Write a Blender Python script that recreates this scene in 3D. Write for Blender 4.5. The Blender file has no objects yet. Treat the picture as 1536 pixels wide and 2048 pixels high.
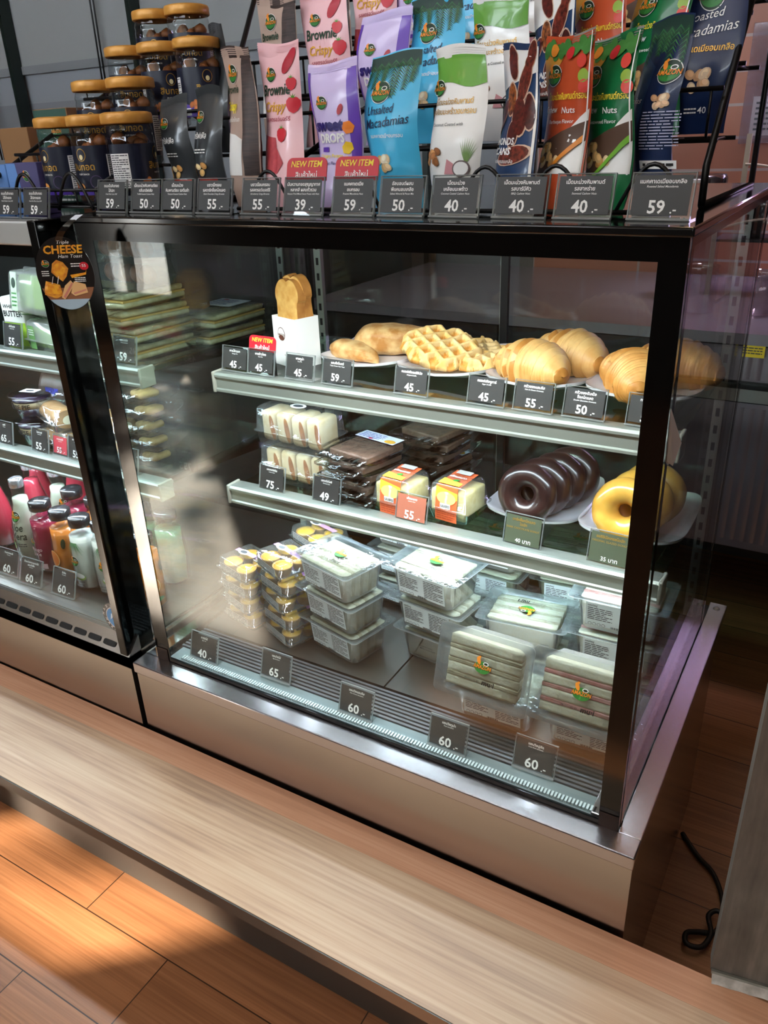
import bpy, bmesh, math, random
from mathutils import Vector, Matrix, noise
random.seed(7)
PI = math.pi
scene = bpy.context.scene
COL = scene.collection

# ------------------------------------------------------------------ camera
CAM_P = Vector((1.018, -0.7656, 0.9898)); YAW, PITCH, ROLL, FPX = 0.5509, -0.4434, -0.0416, 1583.27
_fw = Vector((-math.sin(YAW)*math.cos(PITCH), math.cos(YAW)*math.cos(PITCH), math.sin(PITCH)))
_r = Vector((math.cos(YAW), math.sin(YAW), 0)); _u = _r.cross(_fw)
_r2 = math.cos(ROLL)*_r + math.sin(ROLL)*_u; _u2 = _r2.cross(_fw)
cam = bpy.data.cameras.new('camera'); cam_o = bpy.data.objects.new('camera', cam); COL.objects.link(cam_o)
cam_o.matrix_world = Matrix(((_r2.x, _u2.x, -_fw.x, CAM_P.x), (_r2.y, _u2.y, -_fw.y, CAM_P.y), (_r2.z, _u2.z, -_fw.z, CAM_P.z), (0, 0, 0, 1)))
cam.sensor_fit = 'VERTICAL'; cam.sensor_height = 36; cam.lens = FPX/2048*36; cam.clip_start = 0.01
scene.camera = cam_o

# ------------------------------------------------------------------ light and exposure
vs = scene.view_settings
scene.display_settings.display_device = 'sRGB'
vs.view_transform = 'Standard'; vs.look = 'None'; vs.gamma = 1; vs.use_curve_mapping = False
vs.exposure = 0.8
SKY, SUN, LED, LAMP, FILL_PANEL = 12.0, 14.5, 36.0, 60.0, 4.0
w = bpy.data.worlds.new('sky'); scene.world = w; w.use_nodes = True
wn = w.node_tree.nodes; bg = wn['Background']; bg.inputs[1].default_value = SKY
bg.inputs[0].default_value = (0.80, 0.90, 1.0, 1)
sun = bpy.data.lights.new('sun', 'SUN'); sun.energy = SUN; sun.color = (1.0, 0.86, 0.68); sun.angle = math.radians(0.8)
sun_o = bpy.data.objects.new('sun', sun); COL.objects.link(sun_o)
SUN_DIR = Vector((-0.65, -0.6, 0.46)).normalized()
sun_o.rotation_euler = SUN_DIR.to_track_quat('Z', 'Y').to_euler(); sun_o.location = (-8, -8, 6)
def lamp(kind, loc, power, color, size=.1, target=None, spot=None):
    l = bpy.data.lights.new('lamp', kind); l.energy = power; l.color = color
    if kind == 'AREA': l.shape = 'DISK'; l.size = size
    else: l.shadow_soft_size = size
    if spot: l.spot_size = math.radians(spot); l.spot_blend = .6
    o = bpy.data.objects.new('lamp', l); COL.objects.link(o); o.location = loc
    if target is not None: o.rotation_euler = (Vector(loc)-Vector(target)).to_track_quat('Z', 'Y').to_euler()
    return o
scene.cycles.max_bounces = 14; scene.cycles.transparent_max_bounces = 40
scene.cycles.diffuse_bounces = 4; scene.cycles.glossy_bounces = 5; scene.cycles.transmission_bounces = 8
scene.cycles.caustics_reflective = False; scene.cycles.caustics_refractive = False
scene.cycles.sample_clamp_indirect = 4.0

# ------------------------------------------------------------------ materials
def lin(c): return tuple((x/12.92 if x <= .04045 else ((x+.055)/1.055)**2.4) for x in c)
def hexc(h): return lin(tuple(int(h[i:i+2], 16)/255 for i in (0, 2, 4)))
MATS = {}
def mat(name, h, rough=.5, metal=0, spec=.5, coat=0, emit=0, sss=0, alpha=1, bump=None, vary=None, brushed=None, trans=0):
    """h: sRGB hex. bump=(scale,strength); vary=(scale, hex2, stretch xyz); brushed=(sx,sy,sz) streak noise"""
    if name in MATS: return MATS[name]
    m = bpy.data.materials.new(name); m.use_nodes = True; nt = m.node_tree; N = nt.nodes; Lk = nt.links
    b = N['Principled BSDF']; c = hexc(h)
    b.inputs['Base Color'].default_value = (*c, 1); b.inputs['Roughness'].default_value = rough; b.inputs['Metallic'].default_value = metal
    b.inputs['Specular IOR Level'].default_value = spec; b.inputs['Coat Weight'].default_value = coat; b.inputs['Coat Roughness'].default_value = .08
    b.inputs['Alpha'].default_value = alpha; b.inputs['Transmission Weight'].default_value = trans
    if emit: b.inputs['Emission Color'].default_value = (*c, 1); b.inputs['Emission Strength'].default_value = emit
    if sss: b.inputs['Subsurface Weight'].default_value = sss; b.inputs['Subsurface Radius'].default_value = (.01, .006, .004); b.inputs['Subsurface Scale'].default_value = 1
    tc = N.new('ShaderNodeTexCoord')
    def mapped(st):
        mp = N.new('ShaderNodeMapping'); mp.inputs['Scale'].default_value = st; Lk.new(tc.outputs['Object'], mp.inputs['Vector']); return mp.outputs[0]
    if vary:
        nz = N.new('ShaderNodeTexNoise'); nz.inputs['Scale'].default_value = vary[0]; nz.inputs['Detail'].default_value = 5
        Lk.new(mapped(vary[2] if len(vary) > 2 else (1, 1, 1)), nz.inputs['Vector'])
        rp = N.new('ShaderNodeValToRGB'); rp.color_ramp.elements[0].position = .35; rp.color_ramp.elements[1].position = .65
        rp.color_ramp.elements[0].color = (*c, 1); rp.color_ramp.elements[1].color = (*hexc(vary[1]), 1)
        Lk.new(nz.outputs['Fac'], rp.inputs[0]); Lk.new(rp.outputs[0], b.inputs['Base Color'])
    if bump or brushed:
        nz = N.new('ShaderNodeTexNoise'); nz.inputs['Detail'].default_value = 4
        if brushed:
            Lk.new(mapped(brushed), nz.inputs['Vector']); nz.inputs['Scale'].default_value = 1; st = .06
            ma = N.new('ShaderNodeMath'); ma.operation = 'MULTIPLY_ADD'; ma.inputs[1].default_value = .06; ma.inputs[2].default_value = rough-.03
            Lk.new(nz.outputs['Fac'], ma.inputs[0]); Lk.new(ma.outputs[0], b.inputs['Roughness'])
        else:
            Lk.new(mapped((1, 1, 1)), nz.inputs['Vector']); nz.inputs['Scale'].default_value = bump[0]; st = bump[1]
        if bump:
            bp = N.new('ShaderNodeBump'); bp.inputs['Strength'].default_value = st; bp.inputs['Distance'].default_value = .002
            Lk.new(nz.outputs['Fac'], bp.inputs['Height']); Lk.new(bp.outputs[0], b.inputs['Normal'])
    MATS[name] = m; return m
def thin(name, tint='ffffff', refl=1.0, rough=0.0, haze=0.0, hazecol='ffffff', bump=None):
    """clear sheet: see-through with Fresnel reflection, optional milky haze"""
    if name in MATS: return MATS[name]
    m = bpy.data.materials.new(name); m.use_nodes = True; nt = m.node_tree; N = nt.nodes; Lk = nt.links
    N.remove(N['Principled BSDF']); out = N['Material Output']
    tr = N.new('ShaderNodeBsdfTransparent'); tr.inputs[0].default_value = (*hexc(tint), 1)
    gl = N.new('ShaderNodeBsdfGlossy'); gl.inputs['Roughness'].default_value = rough
    lw = N.new('ShaderNodeLayerWeight'); lw.inputs['Blend'].default_value = .5
    pw = N.new('ShaderNodeMath'); pw.operation = 'POWER'; pw.inputs[1].default_value = 5; Lk.new(lw.outputs['Facing'], pw.inputs[0])
    ma = N.new('ShaderNodeMath'); ma.operation = 'MULTIPLY_ADD'; ma.inputs[1].default_value = .93*refl; ma.inputs[2].default_value = .043*refl; ma.use_clamp = True
    Lk.new(pw.outputs[0], ma.inputs[0])
    base = tr.outputs[0]
    if haze:
        df = N.new('ShaderNodeBsdfDiffuse'); df.inputs[0].default_value = (*hexc(hazecol), 1)
        tl = N.new('ShaderNodeBsdfTranslucent'); tl.inputs[0].default_value = (*hexc(hazecol), 1)
        m2 = N.new('ShaderNodeMixShader'); Lk.new(df.outputs[0], m2.inputs[1]); Lk.new(tl.outputs[0], m2.inputs[2])
        m1 = N.new('ShaderNodeMixShader'); m1.inputs[0].default_value = haze; Lk.new(base, m1.inputs[1]); Lk.new(m2.outputs[0], m1.inputs[2]); base = m1.outputs[0]
    if bump:
        tc = N.new('ShaderNodeTexCoord'); nz = N.new('ShaderNodeTexNoise'); nz.inputs['Scale'].default_value = bump[0]; nz.inputs['Detail'].default_value = 3
        Lk.new(tc.outputs['Object'], nz.inputs['Vector']); bp = N.new('ShaderNodeBump'); bp.inputs['Strength'].default_value = bump[1]; bp.inputs['Distance'].default_value = .004
        Lk.new(nz.outputs['Fac'], bp.inputs['Height']); Lk.new(bp.outputs[0], gl.inputs['Normal']); Lk.new(bp.outputs[0], lw.inputs['Normal'])
    mx = N.new('ShaderNodeMixShader'); Lk.new(ma.outputs[0], mx.inputs[0]); Lk.new(base, mx.inputs[1]); Lk.new(gl.outputs[0], mx.inputs[2])
    Lk.new(mx.outputs[0], out.inputs['Surface']); MATS[name] = m; return m
def wood(name, h1, h2, h3, scale, rough=.45, planks=None, bump=.15):
    """wood running along X; planks=(length, width, offset x, offset y) draws grooves"""
    m = bpy.data.materials.new(name); m.use_nodes = True; nt = m.node_tree; N = nt.nodes; Lk = nt.links; b = N['Principled BSDF']
    tc = N.new('ShaderNodeTexCoord')
    mp = N.new('ShaderNodeMapping'); mp.inputs['Scale'].default_value = scale; Lk.new(tc.outputs['Object'], mp.inputs['Vector'])
    vec = mp.outputs[0]
    br = None
    if planks:
        br = N.new('ShaderNodeTexBrick'); mp2 = N.new('ShaderNodeMapping'); mp2.inputs['Location'].default_value = (planks[2], planks[3], 0)
        Lk.new(tc.outputs['Object'], mp2.inputs['Vector']); Lk.new(mp2.outputs[0], br.inputs['Vector'])
        br.inputs['Scale'].default_value = 1; br.inputs['Brick Width'].default_value = planks[0]; br.inputs['Row Height'].default_value = planks[1]
        br.inputs['Mortar Size'].default_value = .0012; br.inputs['Mortar Smooth'].default_value = .2; br.offset = .37; br.offset_frequency = 2
        br.inputs['Color1'].default_value = (0, 0, 0, 1); br.inputs['Color2'].default_value = (1, 1, 1, 1); br.inputs['Mortar'].default_value = (.5, .5, .5, 1); br.inputs['Bias'].default_value = 0
        ad = N.new('ShaderNodeVectorMath'); ad.operation = 'MULTIPLY_ADD'; ad.inputs[1].default_value = (7, 3, 5); Lk.new(br.outputs['Color'], ad.inputs[0]); Lk.new(vec, ad.inputs[2]); vec = ad.outputs[0]
    n1 = N.new('ShaderNodeTexNoise'); n1.inputs['Scale'].default_value = 1; n1.inputs['Detail'].default_value = 6; n1.inputs['Distortion'].default_value = 1.2; Lk.new(vec, n1.inputs['Vector'])
    sc = N.new('ShaderNodeVectorMath'); sc.operation = 'MULTIPLY'; sc.inputs[1].default_value = (2.2, 11.0, 11.0); Lk.new(vec, sc.inputs[0])
    n2 = N.new('ShaderNodeTexNoise'); n2.inputs['Scale'].default_value = 1; n2.inputs['Detail'].default_value = 3; Lk.new(sc.outputs[0], n2.inputs['Vector'])
    rp = N.new('ShaderNodeValToRGB'); e = rp.color_ramp.elements; e[0].position = .32; e[0].color = (*hexc(h1), 1); e[1].position = .68; e[1].color = (*hexc(h3), 1)
    k = rp.color_ramp.elements.new(.5); k.color = (*hexc(h2), 1)
    mxn = N.new('ShaderNodeMath'); mxn.operation = 'MULTIPLY_ADD'; mxn.inputs[1].default_value = .45; Lk.new(n2.outputs['Fac'], mxn.inputs[0])
    m5 = N.new('ShaderNodeMath'); m5.operation = 'MULTIPLY'; m5.inputs[1].default_value = .55; Lk.new(n1.outputs['Fac'], m5.inputs[0]); Lk.new(m5.outputs[0], mxn.inputs[2])
    Lk.new(mxn.outputs[0], rp.inputs[0]); colr = rp.outputs[0]
    if planks:
        hs = N.new('ShaderNodeMapRange'); hs.inputs['To Min'].default_value = .82; hs.inputs['To Max'].default_value = 1.12; Lk.new(br.outputs['Color'], hs.inputs['Value'])
        mm = N.new('ShaderNodeVectorMath'); mm.operation = 'SCALE'; Lk.new(colr, mm.inputs[0]); Lk.new(hs.outputs[0], mm.inputs['Scale'])
        mx = N.new('ShaderNodeMix'); mx.data_type = 'RGBA'; Lk.new(br.outputs['Fac'], mx.inputs['Factor']); Lk.new(mm.outputs[0], mx.inputs[6]); mx.inputs[7].default_value = (*hexc('3a281c'), 1); colr = mx.outputs[2]
    Lk.new(colr, b.inputs['Base Color']); b.inputs['Roughness'].default_value = rough
    bp = N.new('ShaderNodeBump'); bp.inputs['Strength'].default_value = bump; bp.inputs['Distance'].default_value = .001; Lk.new(n2.outputs['Fac'], bp.inputs['Height']); Lk.new(bp.outputs[0], b.inputs['Normal'])
    MATS[name] = m; return m

# ------------------------------------------------------------------ mesh helpers
def T(x=0, y=0, z=0): return Matrix.Translation((x, y, z))
def Rz(a): return Matrix.Rotation(a, 4, 'Z')
def Rx(a): return Matrix.Rotation(a, 4, 'X')
def Ry(a): return Matrix.Rotation(a, 4, 'Y')
ID = Matrix.Identity(4)
class MB:
    def __init__(s, xf=None): s.v = []; s.f = []; s.mi = []; s.sm = []; s.mats = []; s.xf = xf
    def m(s, mt):
        if mt not in s.mats: s.mats.append(mt)
        return s.mats.index(mt)
    def add(s, vs, fs, mt, smooth=False, xf=None):
        o = len(s.v); i = s.m(mt)
        if xf is not None: vs = [xf @ Vector(p) for p in vs]
        if s.xf is not None: vs = [s.xf @ Vector(p) for p in vs]
        s.v += [tuple(p) for p in vs]
        for f in fs: s.f.append([k+o for k in f]); s.mi.append(i); s.sm.append(smooth)
    def box(s, x0, x1, y0, y1, z0, z1, mt, xf=None):
        v = [(x, y, z) for z in (z0, z1) for y in (y0, y1) for x in (x0, x1)]
        s.add(v, [(0, 2, 3, 1), (4, 5, 7, 6), (0, 1, 5, 4), (2, 6, 7, 3), (0, 4, 6, 2), (1, 3, 7, 5)], mt, False, xf)
    def rbox(s, x0, x1, y0, y1, z0, z1, r, mt, xf=None, seg=2, smooth=True):
        bm = bmesh.new(); bmesh.ops.create_cube(bm, size=1)
        for v in bm.verts: v.co = Vector(((x0+x1)/2+v.co.x*(x1-x0), (y0+y1)/2+v.co.y*(y1-y0), (z0+z1)/2+v.co.z*(z1-z0)))
        bmesh.ops.bevel(bm, geom=list(bm.edges), offset=r, segments=seg, affect='EDGES', profile=.5)
        if smooth and r <= .0035:   # keep the six large faces flat so that thin plates do not look puffed
            big = set(sorted(bm.faces, key=lambda f: -f.calc_area())[:6]); bm.verts.index_update(); i = s.m(mt); k0 = len(s.v)
            s.add([v.co.copy() for v in bm.verts], [[v.index for v in f.verts] for f in bm.faces if f not in big], mt, True, xf)
            s.add([v.co.copy() for v in bm.verts], [[v.index for v in f.verts] for f in bm.faces if f in big], mt, False, xf)
            bm.free(); return
        s.addbm(bm, mt, smooth, xf)
    def addbm(s, bm, mt, smooth=True, xf=None):
        bm.verts.index_update()
        s.add([v.co.copy() for v in bm.verts], [[v.index for v in f.verts] for f in bm.faces], mt, smooth, xf); bm.free()
    def prism(s, pts, z0, z1, mt, xf=None, smooth=False):
        n = len(pts); v = [(p[0], p[1], z0) for p in pts]+[(p[0], p[1], z1) for p in pts]
        s.add(v, [list(range(n))[::-1], list(range(n, 2*n))], mt, False, xf)
        s.add(v, [(i, (i+1) % n, (i+1) % n+n, i+n) for i in range(n)], mt, smooth, xf)
    def lathe(s, prof, mt, n=32, xf=None, smooth=True, a0=0, a1=2*PI, sx=1, sy=1, cap0=False, cap1=False):
        full = abs(a1-a0-2*PI) < 1e-6; k = n if full else n+1; v = []; f = []
        for (r, z) in prof:
            for i in range(k):
                a = a0+(a1-a0)*i/n; v.append((r*math.cos(a)*sx, r*math.sin(a)*sy, z))
        for j in range(len(prof)-1):
            for i in range(n):
                i2 = (i+1) % k; f.append((j*k+i, j*k+i2, (j+1)*k+i2, (j+1)*k+i))
        if cap0: f.append(list(range(k))[::-1])
        if cap1: f.append([len(v)-k+i for i in range(k)])
        s.add(v, f, mt, smooth, xf)
    def tube(s, pts, r, mt, n=8, closed=False, xf=None):
        pts = [Vector(p) for p in pts]; v = []; f = []; N = len(pts); pu = None
        for i, p in enumerate(pts):
            if closed: d = pts[(i+1) % N]-pts[i-1]
            else: d = pts[min(i+1, N-1)]-pts[max(i-1, 0)]
            d.normalize()
            if pu is None: pu = d.orthogonal().normalized()
            pu = (pu-d*pu.dot(d))
            if pu.length < 1e-6: pu = d.orthogonal()
            pu.normalize(); q = d.cross(pu)
            for k in range(n):
                a = 2*PI*k/n; v.append(p+pu*(r*math.cos(a))+q*(r*math.sin(a)))
        for i in range(N if closed else N-1):
            for k in range(n): j = (i+1) % N; f.append((i*n+k, i*n+(k+1) % n, j*n+(k+1) % n, j*n+k))
        if not closed: f += [list(range(n))[::-1], [len(v)-n+k for k in range(n)]]
        s.add(v, f, mt, True, xf)
    def grid(s, fn, nu, nv, mt, smooth=True, xf=None, wrap=False, flip=False):
        v = [fn(i/nu, j/nv) for j in range(nv+1) for i in range(nu if wrap else nu+1)]; k = nu if wrap else nu+1; f = []
        for j in range(nv):
            for i in range(nu):
                q = (j*k+i, j*k+(i+1) % k, (j+1)*k+(i+1) % k, (j+1)*k+i); f.append(q[::-1] if flip else q)
        s.add(v, f, mt, smooth, xf)
    def poly(s, pts, mt, warp=None, step=.008, h=0):
        bm = bmesh.new(); vv = [bm.verts.new((p[0], p[1], 0)) for p in pts]; bm.faces.new(vv)
        bmesh.ops.triangulate(bm, faces=list(bm.faces))
        if warp:
            for ax in (0, 1):
                lo = min(p[ax] for p in pts); hi = max(p[ax] for p in pts); k = math.floor(lo/step)+1
                while k*step < hi:
                    co = [0, 0, 0]; co[ax] = k*step; no = [0, 0, 0]; no[ax] = 1
                    bmesh.ops.bisect_plane(bm, geom=list(bm.verts)+list(bm.edges)+list(bm.faces), plane_co=co, plane_no=no); k += 1
        bm.verts.index_update(); bm.normal_update()
        fs = [[v.index for v in (f.verts if f.normal.z > 0 else reversed(f.verts))] for f in bm.faces]
        vs = [(warp(v.co.x, v.co.y, h) if warp else (v.co.x, v.co.y, h)) for v in bm.verts]; bm.free()
        s.add(vs, fs, mt, bool(warp))
    def ell(s, cx, cy, rx, ry, mt, warp=None, h=0, rot=0, n=20, jag=0, a0=0, a1=2*PI):
        pts = []
        for i in range(n):
            a = a0+(a1-a0)*i/(n if abs(a1-a0-2*PI) < 1e-6 else n-1); k = 1+(jag*math.sin(i*2.7+cx*900) if jag else 0)
            x, y = rx*k*math.cos(a), ry*k*math.sin(a); pts.append((cx+x*math.cos(rot)-y*math.sin(rot), cy+x*math.sin(rot)+y*math.cos(rot)))
        s.poly(pts, mt, warp, .008, h)
    def rect(s, x0, x1, y0, y1, mt, warp=None, h=0): s.poly([(x0, y0), (x1, y0), (x1, y1), (x0, y1)], mt, warp, .008, h)
    def text(s, body, cx, cy, height, mt, warp=None, h=0, bold=0.0, align='C', maxw=None, shear=0, rot=0, sx=1):
        """height = cap height in metres"""
        vs, fs, x0, x1 = glyphs(body, bold, shear); k = height/.69; kx = k*sx
        wd = (x1-x0)*kx
        if maxw and wd > maxw: kx *= maxw/wd; wd = maxw
        ox = {'C': cx-wd/2, 'L': cx, 'R': cx-wd}[align]; cr, sr = math.cos(rot), math.sin(rot); out = []
        for (x, y) in vs:
            X, Y = ox+(x-x0)*kx-cx, y*k; X, Y = cx+X*cr-Y*sr, cy+X*sr+Y*cr
            out.append(warp(X, Y, h) if warp else (X, Y, h))
        s.add(out, fs, mt)
    def lines(s, x0, x1, y0, y1, n, mt, warp=None, h=0, fill=.4, seed=1):
        """rows of tiny word strokes: fine print too small to read"""
        rd = random.Random(seed); dy = (y1-y0)/n
        for i in range(n):
            x = x0; yy = y1-(i+1)*dy+dy*.3; end = x1 if rd.random() < .8 else x0+(x1-x0)*rd.uniform(.5, .95)
            while x < end:
                wl = min(rd.uniform(.12, .3)*(x1-x0), end-x); vs = [(x, yy), (x+wl, yy), (x+wl, yy+dy*fill), (x, yy+dy*fill)]
                s.add([(warp(a, b, h) if warp else (a, b, h)) for a, b in vs], [(0, 1, 2, 3)], mt); x += wl+(x1-x0)*.03
    def build(s, name, parent=None, loc=None, rot=None):
        me = bpy.data.meshes.new(name); me.from_pydata(s.v, [], s.f)
        for mt in s.mats: me.materials.append(mt)
        me.polygons.foreach_set('material_index', s.mi); me.polygons.foreach_set('use_smooth', s.sm); me.update()
        o = bpy.data.objects.new(name, me); COL.objects.link(o)
        if parent is not None: o.parent = parent
        if loc is not None: o.location = loc
        if rot is not None: o.rotation_euler = rot
        return o
_txt = bpy.data.curves.new('lettering', 'FONT'); _txt.resolution_u = 2; _txto = bpy.data.objects.new('lettering', _txt); _gc = {}
def glyphs(body, bold=0.0, shear=0.0):
    key = (body, bold, shear)
    if key not in _gc:
        _txt.body = body; _txt.offset = bold; _txt.shear = shear
        me = bpy.data.meshes.new_from_object(_txto)
        vs = [(v.co.x, v.co.y) for v in me.vertices]; fs = [list(p.vertices) for p in me.polygons]
        fs = [f if me.polygons[i].normal.z > 0 else f[::-1] for i, f in enumerate(fs)]
        x0 = min((a for a, b in vs), default=0); x1 = max((a for a, b in vs), default=1); bpy.data.meshes.remove(me); _gc[key] = (vs, fs, x0, x1)
    return _gc[key]
def tag(o, label, cat, group=None):
    o['label'] = label; o['category'] = cat
    if group: o['group'] = group
    return o
def thing(name, label, cat, loc=(0, 0, 0), rz=0, group=None, rot=None):
    o = bpy.data.objects.new(name, None); COL.objects.link(o); o.empty_display_size = .02
    o.location = loc; o.rotation_euler = rot if rot else (0, 0, rz); return tag(o, label, cat, group)
def struct(o): o['kind'] = 'structure'; return o
def dup(root, loc, rz=None, label=None, group=None, rot=None):
    kids = {}
    for c in COL.objects:
        if c.parent is not None: kids.setdefault(c.parent, []).append(c)
    def cp(o, par):
        c = o.copy(); COL.objects.link(c)
        if par is not None: c.parent = par
        for k in kids.get(o, []): cp(k, c)
        return c
    r = cp(root, None); r.location = loc
    if rot is not None: r.rotation_euler = rot
    elif rz is not None: r.rotation_euler = (0, 0, rz)
    if label: r['label'] = label
    if group: r['group'] = group
    return r

# shared materials
STEEL = mat('brushed_steel', 'b9b2ab', .24, 1, brushed=(4, 260, 260))
STEELM = mat('polished_steel', 'c9c6c4', .10, 1)
ALU = mat('satin_aluminium', 'c3c8c4', .32, 1)
ALUW = mat('pale_aluminium_rail', '969e97', .42, .6)
BLACK = mat('black_glass_print', '050606', .1, 0, .4)
BLKM = mat('black_powder_metal', '0a0a0b', .38, 0, .4)
DARK = mat('charcoal_plastic', '1b1d1e', .5)
GLASS = thin('clear_glass', 'fafdfb')
GLASSG = thin('green_edge_glass', 'd3ebe0')
ACRY = thin('clear_acrylic', 'f4f6f6', 1.3)
ACRE = thin('acrylic_edge', 'dfe5e4', 1.0, 0, .35, 'e8ecec')
PET = thin('clear_pet', 'f2f5f5', .9); PETB = thin('clear_box_plastic', 'f0f4f4', 1.3, .02, .07, 'e9eeee', bump=(45, .25))
FILM = thin('crinkled_film', 'eef2f3', 1.9, .04, 0, 'ffffff', bump=(55, .9))
MILK = thin('milky_tub', 'f9fafa', 1.0, .1, .30, 'fafbfb')
CARD = mat('card_charcoal', '313232', .45); INK = mat('ink_white', 'f2f2ee', .5)
WHITE = mat('white_paper', 'eeeeec', .6); PORC = mat('white_porcelain', 'ecebf0', .12, coat=.4)
GREY = mat('print_grey', '4a4e52', .6); BLK = mat('print_black', '141516', .5)
RED = mat('print_red', 'c4182c', .4); YEL = mat('print_yellow', 'f4dc3c', .45); ORG = mat('print_orange', 'f0902a', .45)
GRN = mat('print_green', '2f7d34', .45); DGRN = mat('print_dark_green', '14301c', .45); GOLD = mat('print_gold', 'c79a42', .35, .5)

# ================================================================== SETTING
FZ = -0.29
def plane_obj(name, x0, x1, y0, y1, z0, z1, mt):
    b = MB(); b.box(x0, x1, y0, y1, z0, z1, mt); return struct(b.build(name))
FLOORM = wood('floor_wood_tile', '84583a', 'a06d48', 'b58058', (1.6, 22, 22), .28, planks=(.56, .1375, -.19, .198), bump=.08)
plane_obj('floor', -7.5, 2.4, -3.2, 2.5, FZ-.05, FZ, FLOORM)
WALLM = mat('dim_wall_paint', '6f6a66', .8)
BRICK = bpy.data.materials.new('pink_brick_tile'); BRICK.use_nodes = True
_n = BRICK.node_tree.nodes; _l = BRICK.node_tree.links; _b = _n['Principled BSDF']; _t = _n.new('ShaderNodeTexBrick'); _c = _n.new('ShaderNodeTexCoord'); _m = _n.new('ShaderNodeMapping')
_m.inputs['Rotation'].default_value = (PI/2, 0, 0); _l.new(_c.outputs['Object'], _m.inputs['Vector']); _l.new(_m.outputs[0], _t.inputs['Vector'])
_t.inputs['Scale'].default_value = 1; _t.inputs['Brick Width'].default_value = .36; _t.inputs['Row Height'].default_value = .086; _t.inputs['Mortar Size'].default_value = .004
_t.inputs['Color1'].default_value = (*hexc('b5735a'), 1); _t.inputs['Color2'].default_value = (*hexc('a06450'), 1); _t.inputs['Mortar'].default_value = (*hexc('b09c98'), 1)
_l.new(_t.outputs['Color'], _b.inputs['Base Color']); _b.inputs['Roughness'].default_value = .45
plane_obj('wall_back', .0, 2.4, 1.95, 2.05, FZ, 2.6, BRICK)
plane_obj('wall_side', -.05, .0, 1.95, 2.35, FZ, 2.6, WALLM)
plane_obj('wall_right', 2.4, 2.5, -3.2, 2.5, FZ, 2.6, WALLM)
plane_obj('wall_left', -7.6, -7.5, -3.2, 2.5, FZ, 2.6, WALLM)
plane_obj('ceiling', -7.6, 2.5, -3.3, 2.5, 2.6, 2.66, mat('ceiling_paint', 'b8b0a6', .8))
b = MB(); b.box(-7.5, 2.4, -3.25, -3.2, 2.5, 2.6, WALLM); b.box(-7.5, -3.1, -3.25, -3.2, 2.14, 2.5, WALLM); b.box(-6.6, -3.72, -3.25, -3.2, FZ, 2.14, WALLM); b.box(-3.1, -2.75, -3.25, -3.2, FZ, 2.5, WALLM); b.box(-2.75, 2.1, -3.25, -3.2, FZ, 1.7, WALLM); b.box(-7.5, -6.6, -3.25, -3.2, FZ, 2.14, WALLM); b.box(2.1, 2.4, -3.25, -3.2, FZ, 2.5, WALLM); b.box(-6.6, -3.1, -3.25, -3.2, FZ, .04, WALLM); b.box(-3.72, -3.1, -3.24, -3.21, 1.77, 1.95, WALLM)  # last box: bar added across the window to shade the floor
struct(b.build('wall_front'))
b = MB(); b.box(-7.5, 0, 2.2, 2.3, FZ, 2.6, WALLM); struct(b.build('wall_rear_left'))
# shaded window wall far behind on the left
BLIND = mat('grey_blind_cloth', '9c9e9d', .85, bump=(400, .15)); FROST = mat('blue_grey_panel', '94989e', .7); MULL = mat('dark_green_frame', '14201c', .35)
r = thing('roller_blind', 'grey roller blind hanging in the window behind the jars', 'blind', (-2.0, 2.17, 1.2))
b = MB(T(2.0, -2.17, -1.2)); b.box(-4.6, -.1, 2.165, 2.175, 1.36, 2.5, BLIND); b.build('blind_cloth', r)
b = MB(T(2.0, -2.17, -1.2)); b.box(-4.6, -.1, 2.155, 2.178, 1.325, 1.36, mat('blind_hem', '85888b', .6)); b.build('hem_bar', r)
for i, x in enumerate((-3.02, -3.0, -2.18, -2.16)):
    b = MB(T(2.0, -2.17, -1.2)); b.tube([(x, 2.13, 2.4), (x+.01, 2.13, 1.6), (x, 2.13, .95)], .004, BLKM, 6); b.build('blind_cord', r)
b = MB()
for x in (-4.4, -2.765, -1.92, -.5): b.box(x-.010, x+.012, 2.1, 2.16, FZ, 2.6, MULL); b.box(x-.018, x-.010, 2.12, 2.15, FZ, 2.6, mat('frame_edge_light', 'b9c4bf', .3))
struct(b.build('window_1'))
b = MB()
for z0, z1, mt in ((1.2, 1.325, FROST), (1.08, 1.2, mat('grey_band', '82858a', .7)), (.4, 1.08, FROST)): b.box(-4.6, -.1, 2.18, 2.19, z0, z1, mt)
struct(b.build('window_2'))
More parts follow.
